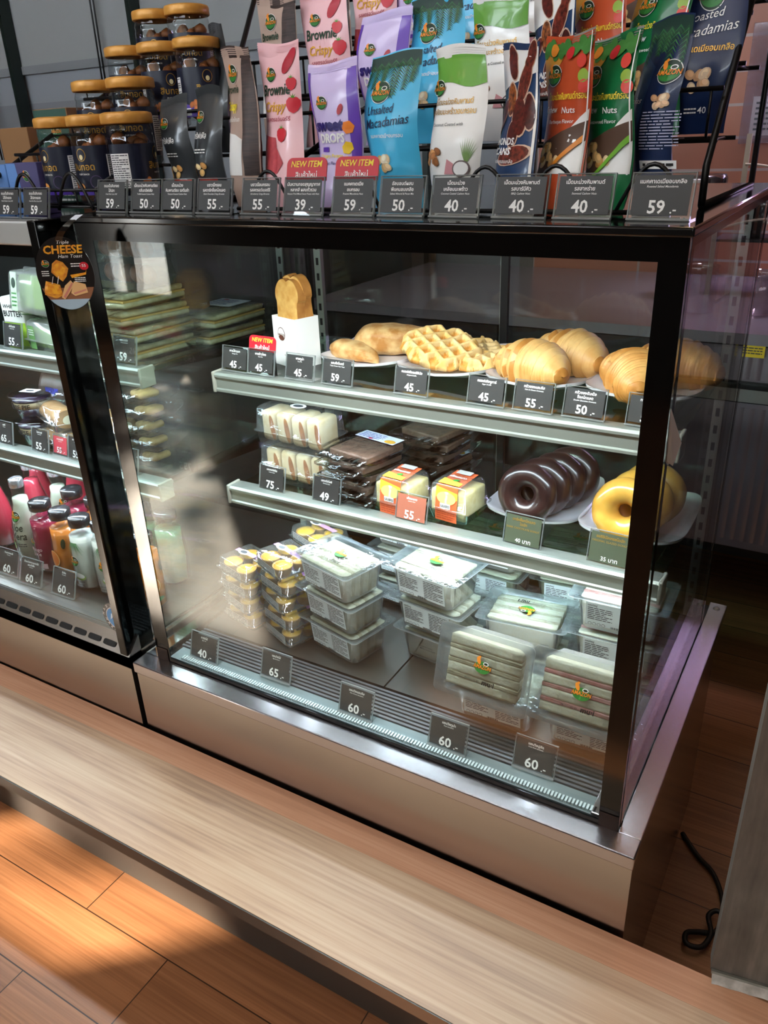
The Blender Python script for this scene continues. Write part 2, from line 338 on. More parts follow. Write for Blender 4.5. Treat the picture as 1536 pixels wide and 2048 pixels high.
# front glazing frames, awning, pavement, tree and car outside (seen in the reflections, except the added sun-blocking overhang)
b = MB()
for x in (-6.6, -4.95, -3.15, -2.75, -.9, .6, 2.1): b.box(x-.025, x+.025, -3.31, -3.255, FZ, 2.5, MULL)
b.box(-6.6, 2.1, -3.31, -3.255, FZ, FZ+.1, MULL); struct(b.build('window_3'))
plane_obj('added_overhang', -3.1, 2.6, -6.8, -3.32, 2.56, 2.62, mat('added_awning', '8a8680', .8))  # unseen overhang added to keep sun out of the right-hand window
plane_obj('pavement', -30, 25, -40, -3.35, FZ-.08, FZ-.03, mat('pavement_concrete', 'b0aaa0', .8, bump=(20, .2)))
LEAF = mat('leaf_green', '4d6b2c', .6)
rd = random.Random(3); b = MB(); tc = Vector((-8.1, -7.1, 3.7))
for i in range(520):
    while True:
        p = Vector((rd.uniform(-1, 1), rd.uniform(-1, 1), rd.uniform(-1, 1)))
        if p.length < 1: break
    p = tc+Vector((p.x*1.9, p.y*1.9, p.z*1.5)); s = rd.uniform(.07, .17)
    q = Matrix.Rotation(rd.uniform(0, 6.3), 4, 'Z') @ Matrix.Rotation(rd.uniform(-1, 1), 4, 'X')
    b.add([p+(q @ Vector(v)) for v in ((-s, 0, 0), (0, -s*.55, .03), (s, 0, 0), (0, s*.55, .03))], [(0, 1, 2, 3)], LEAF)
tr = thing('tree', 'leafy tree on the pavement outside that dapples the sunlight', 'tree', (-8.1, -7.1, FZ))
o = b.build('crown', tr, (8.1, 7.1, -FZ)); b = MB(); b.tube([(0, 0, 0), (.05, .03, 1.5), (0, 0, 3.9)], .09, mat('bark', '5a4a3a', .8), 10); b.build('trunk', tr)
b = MB(); sc_ = Vector((-5.0, -4.55, 1.5))  # unseen low crown added to block the low sun
for i in range(420):
    p = sc_+Vector((rd.uniform(-1.5, 1.5), rd.uniform(-.35, .35), rd.uniform(-.55, .42))); s = rd.uniform(.08, .16)
    q = Matrix.Rotation(rd.uniform(0, 6.3), 4, 'Z') @ Matrix.Rotation(rd.uniform(.4, 1.6), 4, 'X')
    b.add([p+(q @ Vector(v)) for v in ((-s, 0, 0), (0, -s*.7, .02), (s, 0, 0), (0, s*.7, .02))], [(0, 1, 2, 3)], LEAF)
hd = thing('added_shade_tree', 'added hedge-like tree on a bare stem, unseen, blocking low sun outside the window', 'tree', (-5.0, -4.55, FZ)); b.build('crown', hd, (5.0, 4.55, -FZ))
b = MB(); b.tube([(0, 0, 0), (.02, 0, .7), (0, 0, 1.7)], .05, mat('bark', '5a4a3a', .8), 10); b.build('trunk', hd)
CARP = mat('car_white_paint', 'dfe0e2', .2, coat=.6); TYRE = mat('tyre_rubber', '141414', .8)
car = thing('car', 'white car parked on the pavement outside, seen only as a reflection', 'car', (-9.6, -9.3, FZ-.03), rz=math.radians(-35))
b = MB(); prof = [(-2.1, .35), (-2.1, .7), (-1.9, .9), (-1.1, 1.0), (-.5, 1.42), (.7, 1.45), (1.4, 1.0), (2.0, .92), (2.15, .6), (2.1, .3)]
b.prism([(x, z) for x, z in prof], -.85, .85, CARP, Rx(PI/2)); b.build('car_body', car)
for x in (-1.35, 1.35):
    for y in (-.82, .82):
        b = MB(T(x, y, .32) @ Rx(PI/2)); b.lathe([(.0, -.1), (.31, -.1), (.33, -.07), (.33, .07), (.31, .1), (0, .1)], TYRE, 28)
        wl = b.build('wheel', car); b = MB(T(x, y, .32) @ Rx(PI/2)); sg = 1 if y < 0 else -1
        b.lathe([(0, sg*.101), (.06, sg*.101), (.06, sg*.111), (0, sg*.111)], ALU, 20); b.lathe([(.2, sg*.101), (.225, sg*.101), (.225, sg*.111), (.2, sg*.111)], ALU, 28)
        for k in range(10): a = k*PI/5; b.box(.05, .205, -.018, .018, sg*.105, sg*.112, ALU, Rz(a))
        b.build('rim_spokes', wl)
# ledge in front of the cases
LEDGE = wood('pale_oak_laminate', 'a5866e', 'c4a385', 'd6bc9e', (1.9, 17, 17), .38, bump=.05)
LEDGB = wood('tan_oak_laminate', 'b98665', 'cb9674', 'd8a888', (2.2, 28, 28), .38, bump=.05)
KICK = mat('kick_grey_metal', '504f4b', .34, .35)
lg = thing('counter_ledge', 'low oak-laminate ledge running in front of both glass cases', 'ledge', (.3, -.1, FZ))
L0 = T(-.3, .1, -FZ)
b = MB(L0); b.box(-1.8, 2.3, -.216, -.0515, -.024, 0, LEDGE); b.build('front_board', lg)
b = MB(L0); b.box(-1.8, 2.3, -.0513, -.003, -.024, 0, LEDGB); b.build('back_board', lg)
b = MB(L0); b.box(-1.8, 2.3, -.218, -.2162, -.024, -.001, KICK); b.build('edge_band', lg)
b = MB(L0); b.box(-1.8, 2.3, -.105, -.100, FZ, -.024, KICK); b.build('kick_plate', lg)
# grey wood end panel standing on the ledge at right
PANW = wood('grey_wood_laminate', '57534e', '6f6a63', '88827a', (34, 34, 1.6), .6, bump=.2)
pn = thing('end_panel', 'grey wood-grain panel standing upright on the ledge at right', 'panel', (1.009, .004, 0), rz=math.radians(9.5))
b = MB(); b.box(0, 1.0, 0, .022, .006, 1.75, PANW); b.build('panel_board', pn)
b = MB(); b.box(.001, .9, -.004, -.0005, .004, .009, ALU); b.build('metal_channel', pn)
b = MB(); b.grid(lambda u, v: (.002+u*.9, -.004-.012*v-(.003*noise.noise((u*40, 0, 1)) if v > .5 else 0), .0008+.004*(1-v)), 120, 3, mat('white_sealant', 'd9d4cc', .6, vary=(60, 'a8a298')), False, flip=True); b.build('sealant_bead', pn)

# ================================================================== KITCHEN BEHIND
KST = mat('kitchen_steel', 'aaa4ae', .25, .65, brushed=(200, 4, 200)); KDK = mat('kitchen_dark', '0f0d0d', .5)
kc = thing('back_counter', 'steel-topped fridge counter along the brick wall behind the case', 'counter', (1, 1.4, FZ))
K0 = T(-1, -1.4, -FZ)
b = MB(K0); b.box(-.4, 2.35, 1.16, 1.94, .535, .56, KST); b.build('worktop', kc)
b = MB(K0); b.box(-.4, 2.35, 1.20, 1.94, FZ+.28, .535, KDK); b.build('carcass', kc)
for x0 in (-.35, .22, .79, 1.36):
    b = MB(K0); b.box(x0, x0+.55, 1.165, 1.2, .03, .40, KST if x0 > .7 else KDK)
    if x0 > .7: b.grid(lambda u, v: (x0+.012+.16*u, 1.165-.0028*abs(math.sin(u*7*PI))-.0004, .05+.34*v), 84, 1, KST, True)
    dr = b.build('door', kc)
    b = MB(K0); b.box(x0, x0+.55, 1.155, 1.2, .405, .435, ALU); b.build('handle_rail', dr)
    b = MB(K0); b.box(x0, x0+.55, 1.17, 1.2, .45, .53, KST if x0 > .7 else KDK)
    if x0 > .7: b.grid(lambda u, v: (x0+.012+.5*u, 1.17-.0028*abs(math.sin(u*22*PI))-.0004, .455+.07*v), 220, 1, KST, True)
    b.build('ribbed_panel', kc)
b = MB(K0); b.rect(.0, .075, 0, .03, YEL, lambda u, v, h: (.772+u, 1.164-.002, .508+v), 0); b.rect(.008, .022, .008, .022, GREY, lambda u, v, h: (.772+u, 1.1615, .508+v)); b.lines(.028, .07, .006, .024, 3, GREY, lambda u, v, h: (.772+u, 1.1615, .508+v)); b.build('yellow_sticker', kc)
dk = thing('dark_cabinet', 'dark back-bar cabinet in shadow behind the glass case', 'cabinet', (-1.2, 1.5, FZ))
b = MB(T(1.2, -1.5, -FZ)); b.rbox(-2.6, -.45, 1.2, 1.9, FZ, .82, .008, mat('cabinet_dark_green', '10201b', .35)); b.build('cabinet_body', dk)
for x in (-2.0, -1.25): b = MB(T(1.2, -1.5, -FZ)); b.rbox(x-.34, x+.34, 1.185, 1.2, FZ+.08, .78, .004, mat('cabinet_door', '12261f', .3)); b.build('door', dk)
# steel pitcher, clear jug, canister, wire rack, bottles on the counter
PST = mat('pitcher_steel', '8f8a90', .16, 1)
def pitcher_mesh(): 
    b = MB(); b.lathe([(0, .002), (.04, .002), (.043, .008), (.043, .09), (.04, .105), (.044, .112), (.042, .112), (.038, .104), (.04, .09), (.04, .01), (0, .006)], PST, 32); return b
t = thing('milk_pitcher', 'steel milk pitcher on the back counter, left of the clear jug', 'pitcher', (.655, 1.37, .56))
pitcher_mesh().build('pitcher_body', t); b = MB(); b.tube([(.04, 0, .09), (.075, 0, .09), (.08, 0, .05), (.042, 0, .025)], .005, KST); b.build('handle', t)
t = thing('measuring_jug', 'clear plastic measuring jug on the back counter', 'jug', (.79, 1.385, .56))
b = MB(); b.lathe([(0, .003), (.04, .003), (.046, .09), (.047, .1), (.045, .1), (.043, .088), (.038, .006), (0, .006)], thin('jug_plastic', 'dcd6da', 2.2, .03, .12, 'd8cdd4'), 28); b.build('jug_body', t); b = MB(); b.tube([(.045, 0, .085), (.08, 0, .08), (.078, 0, .04), (.043, 0, .02)], .005, PET); b.build('handle', t)
t = thing('steel_canister', 'tall steel canister on the back counter behind the pitcher', 'canister', (.6, 1.55, .56))
b = MB(); b.lathe([(0, 0), (.06, 0), (.06, .3), (.055, .31), (0, .31)], PST, 32); b.build('canister_body', t)
WIRE = mat('cream_wire', 'b8ac98', .4)
t = thing('wire_rack', 'cream wire bottle rack on the back counter by the brick wall', 'rack', (.78, 1.6, .56))
for x in (-.09, .32): b = MB(); b.box(x-.006, x+.006, -.006, .006, .0, .40, WIRE); b.build('post', t)
for z in (.17, .30):
    b = MB(); b.tube([(-.09+.0041*i, -.01, z+.03*abs(math.cos(i*.0314*1.5))) for i in range(101)], .003, WIRE, 6); b.build('scalloped_wire', t)
    b = MB(); b.box(-.09, .32, .0, .14, z-.03, z-.024, KDK); b.build('shelf', t)
for z, nm in ((.31, 'upper'), (.18, 'lower')):
    for i, x in enumerate((.80, .90, 1.0)):
        t = thing('syrup_bottle', f'dark syrup bottle on the {nm} tier of the cream wire rack, {("left", "middle", "right")[i]} of three', 'bottle', (x, 1.67, .56+z-.034), group='bottles on the wire rack')
        b = MB(); b.lathe([(0, 0), (.035, 0), (.037, .01), (.037, .075), (.03, .1), (.013, .115), (.013, .12)], mat('syrup_dark', '1a0f12' if i != 2 else '5a1a22', .15, coat=.5), 24, cap1=True); b.build('bottle_body', t)
        b = MB(); b.lathe([(.0, .12), (.016, .12), (.016, .142), (0, .142)], mat('cap_pale', 'aaa6b4', .4), 20); b.build('cap', t)
t = thing('plastic_sleeve', 'clear sleeve with papers hung on the pink brick wall', 'sleeve', (.70, 1.93, .93))
b = MB(); b.rbox(-.085, .085, -.006, .0, 0, .30, .002, thin('sleeve_clear', 'e9e4ea', 1.5, .05, .3, 'd8ccd4')); b.build('sleeve_pocket', t)
b = MB(); b.box(-.06, .055, -.0012, -.0008, .02, .12, WHITE); b.lines(-.05, .045, .03, .11, 6, GREY, lambda u, v, h: (u, -.0075, v)); b.build('paper', t)
lamp('SPOT', (.95, 1.52, 2.56), 55, (.84, .72, 1.0), .12, (.85, 1.60, .6), 32)  # assumed lavender spot, unseen, added to brighten the back counter
t = thing('added_wall_light', 'added lavender tube lamp, assumed out of view on the pink brick wall above the counter', 'lamp', (1.08, 1.95, 1.10))  # unseen lamp added to light the kitchen and brighten the case rim
b = MB(); b.rbox(-.32, .32, -.022, .0, -.03, .03, .003, WHITE); b.build('lamp_housing', t)
b = MB(Ry(PI/2)); b.lathe([(0, -.29), (.012, -.29), (.012, .29), (0, .29)], mat('tube_lavender', 'd9c4ff', .4, emit=26), 14, T(0, -.036, 0)); b.build('tube', t)
# cable on the floor
CAB = mat('black_cable', '15110f', .5)
t = thing('power_cable', 'black power cable coiled on the floor between case and end panel', 'cable', (.97, .35, FZ))
b = MB(T(-.97, -.35, -FZ)); pts = [(.905, .50, FZ+.006), (.94, .46, FZ+.006), (.975, .43, FZ+.006), (.998, .385, FZ+.006), (1.006, .34, FZ+.006), (1.0, .305, FZ+.006), (.975, .29, FZ+.008), (.958, .275, FZ+.012), (.962, .255, FZ+.012), (.985, .26, FZ+.012), (.995, .29, FZ+.016), (.985, .325, FZ+.016), (1.0, .34, FZ+.018), (1.02, .31, FZ+.012), (1.012, .26, FZ+.006), (1.03, .2, FZ+.006)]
def smooth_pts(p, k=6):
    out = []; P = [Vector(q) for q in p]
    for i in range(len(P)-1):
        a, b_, c, d = P[max(i-1, 0)], P[i], P[i+1], P[min(i+2, len(P)-1)]
        for j in range(k):
            t_ = j/k; out.append(.5*((2*b_)+(c-a)*t_+(2*a-5*b_+4*c-d)*t_*t_+(3*b_-a-3*c+d)*t_**3))
    return out+[P[-1]]
b.tube(smooth_pts(pts), .0045, CAB, 8); b.build('cord', t)
# fill panels added in the ceiling to brighten ledge and pouches
PNL = mat('fill_light_panel', 'f4f6ff', .5, emit=FILL_PANEL)
for i, (x, y) in enumerate(((-1.1, -1.25), (.25, -1.25))):
    t = thing('fill_panel', 'added flat white fill-light panel, out of view in the ceiling above the shop floor', 'lamp', (x, y, 2.6), group='added ceiling fill panels')
    b = MB(); b.box(-.62, .62, -.32, .32, -.02, -.002, WHITE); b.build('frame', t)
    b = MB(); b.add([(-.6, -.3, -.021), (.6, -.3, -.021), (.6, .3, -.021), (-.6, .3, -.021)], [(3, 2, 1, 0)], PNL); b.build('diffuser', t)
# warm ceiling lamps assumed from glints on the tags, the last added for the kitchen
LW = mat('lamp_warm', 'ffd9a0', .4, emit=LAMP)
for i, (x, y) in enumerate(((-3.6, -2.1), (-2.95, -2.25), (-1.6, -1.2), (.3, -1.6), (1.4, -.6), (.95, 1.52))):
    t = thing('assumed_ceiling_lamp', 'assumed round warm downlight, out of view in the ceiling', 'lamp', (x, y, 2.6), group='assumed ceiling downlights')
    b = MB(); b.lathe([(.075, 0), (.07, -.02), (.055, -.02), (.055, -.004)], WHITE, 24); b.build('trim_ring', t)
    b = MB(); b.lathe([(0, -.006), (.055, -.006)], LW, 24); b.build('diffuser', t)

# ================================================================== DISPLAY CASES
LEDM = mat('led_strip', 'e0efff', .4, emit=LED); LEDT = mat('led_strip_top', 'f3f7fb', .4, emit=LED*2.15)
TRAY = mat('tray_steel', '8e8c88', .3, 1); GRIL = mat('grille_grey', '73767a', .4, .8)
def shelf(case, X0, X1, yf, ztop, D=.56, off=(0, 0, 0)):
    """glass shelf with an aluminium price rail and LED strip"""
    xf = T(*off); b = MB(xf); b.box(X0+.004, X1-.004, yf+.03, D, ztop-.012, ztop-.006, GLASSG); sh = b.build('shelf', case)
    b = MB(xf); prof = [(yf, ztop-.034), (yf-.003, ztop-.034), (yf-.003, ztop-.030), (yf, ztop-.028), (yf, ztop-.009), (yf-.004, ztop-.008), (yf-.004, ztop-.004), (yf, ztop-.0005), (yf+.005, ztop), (yf+.034, ztop-.004), (yf+.034, ztop-.010), (yf+.006, ztop-.010), (yf+.006, ztop-.034)]
    b.prism([(y, z) for y, z in prof], X0, X1, ALUW, Matrix(((0, 0, 1, 0), (1, 0, 0, 0), (0, 1, 0, 0), (0, 0, 0, 1)))); b.build('price_rail', sh)
    for x in (X0, X1):
        b = MB(xf); b.rbox(x-.003, x+.003, yf-.005, yf+.03, ztop-.036, ztop+.0015, .002, mat('endcap', '9b9d92', .4)); b.build('end_cap', sh)
    b = MB(xf); b.box(X0+.01, X1-.01, yf+.010, yf+.03, ztop-.022, ztop-.012, ALU); y0, y1, z = yf+.011, yf+.029, ztop-.0225
    b.add([(X0+.012, y0, z), (X1-.012, y0, z), (X1-.012, y1, z), (X0+.012, y1, z)], [(3, 2, 1, 0)], LEDM); b.build('led_strip', sh)
    for x in (X0+.03, X1-.03):
        b = MB(xf); b.prism([(yf+.04, ztop-.02), (yf+.04, ztop-.012), (D+.01, ztop-.012), (D+.01, ztop-.05)], x-.0015, x+.0015, BLKM, Matrix(((0, 0, 1, 0), (1, 0, 0, 0), (0, 1, 0, 0), (0, 0, 0, 1)))); b.build('bracket', sh)
    return sh
def standard(case, x, y, z0, z1, off):
    b = MB(T(*off)); b.box(x-.008, x+.008, y-.004, y, z0, z1, ALU); z = z0+.03
    while z < z1-.03: b.box(x-.003, x+.003, y-.0045, y-.004, z, z+.014, BLKM); z += .03
    return b.build('slotted_upright', case)
# ---- right case
rc = thing('display_case', 'tall black-edged glass chiller with pastries, cakes and sandwiches on three levels', 'display case', (.45, .34, FZ))
off = (-.45, -.34, -FZ); O = T(*off)
b = MB(O); b.box(.004, .898, .003, .60, FZ, .125, STEEL); b.build('base_cabinet', rc)
b = MB(O)
b.rbox(.0, .9, .0, .035, .125, .147, .002, mat('rim_steel', 'c0babc', .24, 1)); b.box(.0, .028, .035, .676, .125, .147, STEELM)
b.rbox(.827, .856, .05, .676, .125, .147, .0015, mat('rim_steel', 'a8a29c')); b.rbox(.869, .9, .034, .676, .125, .147, .0015, mat('rim_steel', 'a8a29c')); rim = b.build('base_rim', rc)
b = MB(O); b.box(.028, .869, .035, .05, .12, .138, BLKM); b.box(.856, .869, .05, .676, .12, .138, BLKM); b.build('glass_channel', rc)
for x in (.842, .884):
    b = MB(O); b.lathe([(0, .1495), (.004, .1495), (.006, .1475), (.006, .147)], ALU, 16, T(x, .655, 0)); b.build('screw', rim)
b = MB(O); b.box(.04, .4385, .153, .58, .138, .147, TRAY); b.build('deck_tray', rc)
b = MB(O); b.box(.4415, .85, .153, .58, .138, .147, TRAY); b.build('deck_tray', rc)
b = MB(O); b.box(.04, .85, .084, .153, .128, .134, BLKM)
for k in range(8): b.box(.04, .85, .086+.0084*k, .0905+.0084*k, .134, .145, GRIL)
b.build('air_grille', rc)
b = MB(O); b.box(.045, .85, .05, .084, .128, .143, mat('sill_grey', '7c8a8c', .35, .5)); sl = b.build('front_sill', rc)
b = MB(O)
for k in range(150): b.box(.07+.0051*k, .0728+.0051*k, .053, .063, .143, .147, mat('clear_ribs', 'b7c6c8', .15))
b.build('ribbed_strip', sl)
b = MB(O); b.box(.031, .869, .036, .043, .138, .897, GLASS); fg = b.build('front_glass', rc)
b = MB(O); b.box(.031, .063, .0345, .0358, .138, .897, BLACK); b.box(.842, .869, .0345, .0358, .138, .897, BLACK); b.box(.063, .842, .0345, .0358, .872, .897, BLACK); b.box(.063, .842, .0345, .0358, .138, .1545, BLACK); b.build('printed_border', fg)
for x0 in (.034, .843): b = MB(O); b.box(x0, x0+.025, .0332, .0344, .147, .172, mat('bronze_foot', '2e2420', .25, .8)); b.build('foot_clip', fg)
for nm, x0, xb in (('l', .031, .0306), ('r', .863, .8692)):
    b = MB(O); b.box(x0, x0+.006, .0435, .598, .138, .897, GLASS); sg = b.build('side_glass', rc)
    b = MB(O)
    for y0, y1, z0, z1 in ((.0435, .056, .138, .897), (.578, .598, .138, .897), (.056, .578, .885, .897)): b.box(xb, xb+.0004, y0, y1, z0, z1, BLACK)
    b.build('printed_border', sg)
b = MB(O); b.rbox(.03, .876, .012, .61, .897, .906, .002, mat('top_slab_black', '0b0d0e', .1, coat=.3)); b.build('top_slab', rc)
b = MB(O); b.box(.06, .84, .05, .085, .885, .896, ALU); z = .8845
b.add([(.062, .052, z), (.838, .052, z), (.838, .083, z), (.062, .083, z)], [(3, 2, 1, 0)], LEDT); b.build('led_strip', rc)
for x0, x1, y in ((.04, .46, .600), (.44, .862, .612)):
    b = MB(O); b.box(x0+.012, x1-.012, y+.002, y+.007, .17, .88, GLASS); d = b.build('rear_door', rc)
    b = MB(O); b.box(x0, x0+.014, y, y+.009, .15, .893, ALU); b.box(x1-.014, x1, y, y+.009, .15, .893, BLKM); b.box(x0, x1, y, y+.009, .878, .893, BLKM); b.box(x0, x1, y, y+.009, .15, .168, BLKM); b.build('door_frame', d)
shelf(rc, .055, .846, .25, .626, .58, off); shelf(rc, .055, .846, .25, .409, .58, off)
for x in (.056, .843): standard(rc, x, .588, .16, .885, off)
# ---- left case
lc = thing('display_case', 'glass chiller at the left edge with bottled drinks along the bottom', 'display case', (-.7, .3, FZ))
off2 = (.7, -.3, -FZ); O = T(*off2)
b = MB(O); b.box(-1.5, -.006, .0, .60, FZ, .155, STEEL); b.build('base_cabinet', lc)
b = MB(O); sl = [(-.0, .155), (.03, .188), (.03, .13), (0, .13)]
b.prism([(y, z) for y, z in sl], -1.5, -.006, STEEL, Matrix(((0, 0, 1, 0), (1, 0, 0, 0), (0, 1, 0, 0), (0, 0, 0, 1)))); vp = b.build('vent_panel', lc)
for k in range(10):
    x = -.062-.0405*k; b = MB(O @ T(x, .0085, .1646) @ Rx(math.atan2(.033, .03))); b.prism([(.016*math.copysign(1, c)*(abs(c)**.3), .0055*math.copysign(1, s_)*(abs(s_)**.6)) for c, s_ in ((math.cos(a*PI/10), math.sin(a*PI/10)) for a in range(20))], .0, .0012, BLKM); b.build('vent_slot', vp)
b = MB(O); b.box(-1.5, -.028, .026, .032, .17, .862, GLASS); fg2 = b.build('front_glass', lc)
b = MB(O); b.box(-1.5, -.028, .0245, .0258, .845, .862, BLACK); b.box(-1.5, -.028, .0245, .0258, .17, .19, mat('seal_grey', '5f6a6c', .4)); b.build('printed_border', fg2)
b = MB(O); b.rbox(-.028, -.010, .0, .066, .156, .9, .0015, BLACK); b.build('corner_post', lc)
b = MB(O); b.box(-.014, -.0105, .066, .58, .156, .897, GLASS); b.build('side_glass', lc)
b = MB(O); b.rbox(-1.5, -.03, .02, .05, .862, .897, .003, mat('top_trim_grey', 'a9aba8', .35, .4)); b.build('top_trim', lc)
b = MB(O); b.box(-1.5, -.03, .05, .6, .888, .897, mat('top_slab_black', '0b0d0e', .1)); b.build('top_slab', lc)
b = MB(O); b.box(-1.45, -.04, .06, .09, .876, .887, ALU); z = .8755
b.add([(-1.45, .062, z), (-.042, .062, z), (-.042, .088, z), (-1.45, .088, z)], [(3, 2, 1, 0)], LEDM); b.build('led_strip', lc)
b = MB(O); b.box(-1.48, -.02, .03, .58, .156, .16, TRAY); b.build('deck_tray', lc)
b = MB(O); b.box(-1.5, -.012, .585, .6, .155, .9, mat('case_back_dark', '1a1d1e', .4)); b.build('back_panel', lc)
shelf(lc, -1.45, -.062, .19, .634, .56, off2); shelf(lc, -1.45, -.062, .19, .412, .56, off2)
standard(lc, -.034, .582, .16, .885, off2)
# folded paper taped to the right-hand side glass
t = thing('folded_paper', 'folded white paper scrap taped on the right side glass by the black post', 'paper', (.8705, .045, .663))
b = MB(T(-.8705, -.045, -.663)); b.add([(.8700, .036, .731), (.8712, .040, .672), (.8745, .060, .660), (.8715, .112, .668), (.8700, .070, .705)], [(0, 1, 2, 4), (2, 3, 4)], WHITE); b.add([(.8696, .036, .731), (.8698, .040, .672), (.8700, .060, .660), (.8697, .112, .668)], [(3, 2, 1, 0)], WHITE); b.build('paper_scrap', t)
# round sticker on the left glass
STB = mat('sticker_blue', '4f9ad8', .4)
t = thing('round_sticker', 'round black-ringed sticker with pale blue centre on the left glass', 'sticker', (-.053, .0238, .212))
wp = lambda u, v, h: (u, -h, v)
b = MB(); b.ell(0, 0, .031, .031, BLK, wp, .0002, n=40); b.ell(0, 0, .0225, .0225, WHITE, wp, .0004, n=40); b.ell(0, 0, .0205, .0205, STB, wp, .0006, n=40)
for i, ch in enumerate('MAXXCOOL'):
    a = PI*.95-i*PI*.13; b.text(ch, .0268*math.cos(a), .0268*math.sin(a)-.0025*math.sin(a)-.0012, .0052, INK, wp, .0006, .02, rot=a-PI/2)
for i, ch in enumerate('MAXXCOOL'):
    a = PI*1.08+i*PI*.12; b.text(ch, .0262*math.cos(a), .0262*math.sin(a)-.002, .0052, INK, wp, .0006, .02, rot=a+PI/2)
b.poly([(-.012, -.006), (-.008, .008), (.002, .012), (.012, .004), (.009, -.004), (.002, .004), (-.004, .002)], mat('sticker_white', 'dcebf5', .4), wp, h=.0008); b.build('sticker_disc', t)

# ================================================================== BUILDERS FOR THE GOODS
def emblem(b, cx, cy, s, wp, h=.0004, dark=True):
    """oval cafe emblem, s = overall width"""
    k = s/2
    if dark: b.ell(cx, cy, k*.98, k*1.02, INK, wp, h, n=26); b.ell(cx, cy, k*.92, k*.96, DGRN, wp, h+.0002, n=26)
    b.ell(cx, cy-k*.12, k*.86, k*.66, GRN, wp, h+.0004, n=24)
    b.ell(cx-k*.45, cy+k*.55, k*.2, k*.42, ORG, wp, h+.0006, rot=.35, n=12); b.ell(cx-k*.38, cy+k*.95, k*.13, k*.14, ORG, wp, h+.0006, n=10)
    b.ell(cx+k*.35, cy+k*.35, k*.3, k*.2, INK, wp, h+.0006, n=12); b.ell(cx+k*.35, cy+k*.35, k*.22, k*.13, DGRN, wp, h+.0007, n=12)
    b.text('AMAZON', cx, cy-k*.26, k*.42, BLK, wp, h+.0007, .05, maxw=k*2.05, shear=.12)
    b.text('AMAZON', cx, cy-k*.24, k*.40, ORG, wp, h+.0009, .02, maxw=k*1.95, shear=.12)
FLATW = lambda u, v, h: (u, -h, v)
TILT = math.radians(14)
def price_tag(loc, price, thai, eng, label, group, rz=0, w=.060, hgt=.044, card=None, new=False, tilt=TILT, style=0):
    t = thing('price_tag', label, 'price tag', loc, rz, group)
    X = Rx(-tilt); b = MB(X); b.box(-w/2, w/2, -.0012, .0012, .001, hgt, ACRY)
    for x in (-w/2, w/2-.0008): b.box(x, x+.0008, -.0016, .0016, .001, hgt, ACRE)
    b.box(-w/2, w/2, -.0016, .0016, hgt-.0008, hgt, ACRE); b.box(-w/2, w/2, -.004, .0012, 0, .002, ACRE)
    b.xf = None; b.box(-w/2, w/2, 0, .022, 0, .0015, ACRY); b.build('acrylic_holder', t)
    b = MB(X); cd = card or CARD; wp = lambda u, v, h: (u, -.0018-h, v); x0 = w/2-.003
    b.rect(-x0, x0, .005, hgt-.003, cd, wp, 0)
    big = (hgt-.012)*.36
    if style == 0:
        z = hgt-.009
        for ln in thai: b.text(ln, 0, z-.0012, .0036, INK, wp, .0003, .018, maxw=w-.010); z -= .0062
        if eng: b.text(eng, 0, z+.0012, .0019, INK, wp, .0003, .006, maxw=w-.012, shear=.2)
        b.text(price, -.003 if len(price) == 2 else 0, .0068, big, INK, wp, .0003, .022); b.text('.-', .0045+big*.75, .0068, big*.72, INK, wp, .0003, .01)
    else:
        z = hgt-.0115
        for ln in thai: b.text(ln, 0, z, .0040, GOLD, wp, .0003, .02, maxw=w-.008); z -= .0068
        b.text(eng, 0, z+.0005, .0030, GOLD, wp, .0003, .004, maxw=w-.010); b.text(price, .002, .0075, .0062, INK, wp, .0003, .012)
    b.build('printed_card', t)
    if new:
        b = MB(X); y0 = hgt-.004; pts = [(-.030, y0), (.030, y0)]
        for cx, a0 in ((.022, 0), (-.022, PI/2)):
            for k in range(7): a = a0+k*PI/12; pts.append((cx+.008*math.cos(a), y0+.018+.008*math.sin(a)))
        b.prism([(x, z) for x, z in pts], -.0026, -.0014, RED, Rx(PI/2))
        wq = lambda u, v, h: (u, .0012-h, v)
        b.text('NEW ITEM', 0, y0+.0155, .0068, YEL, wq, .0002, .012, maxw=.052, shear=.15); b.text('สินค้าใหม่', 0, y0+.0035, .0062, INK, wq, .0002, .012, maxw=.046); b.build('new_item_sign', t)
    return t
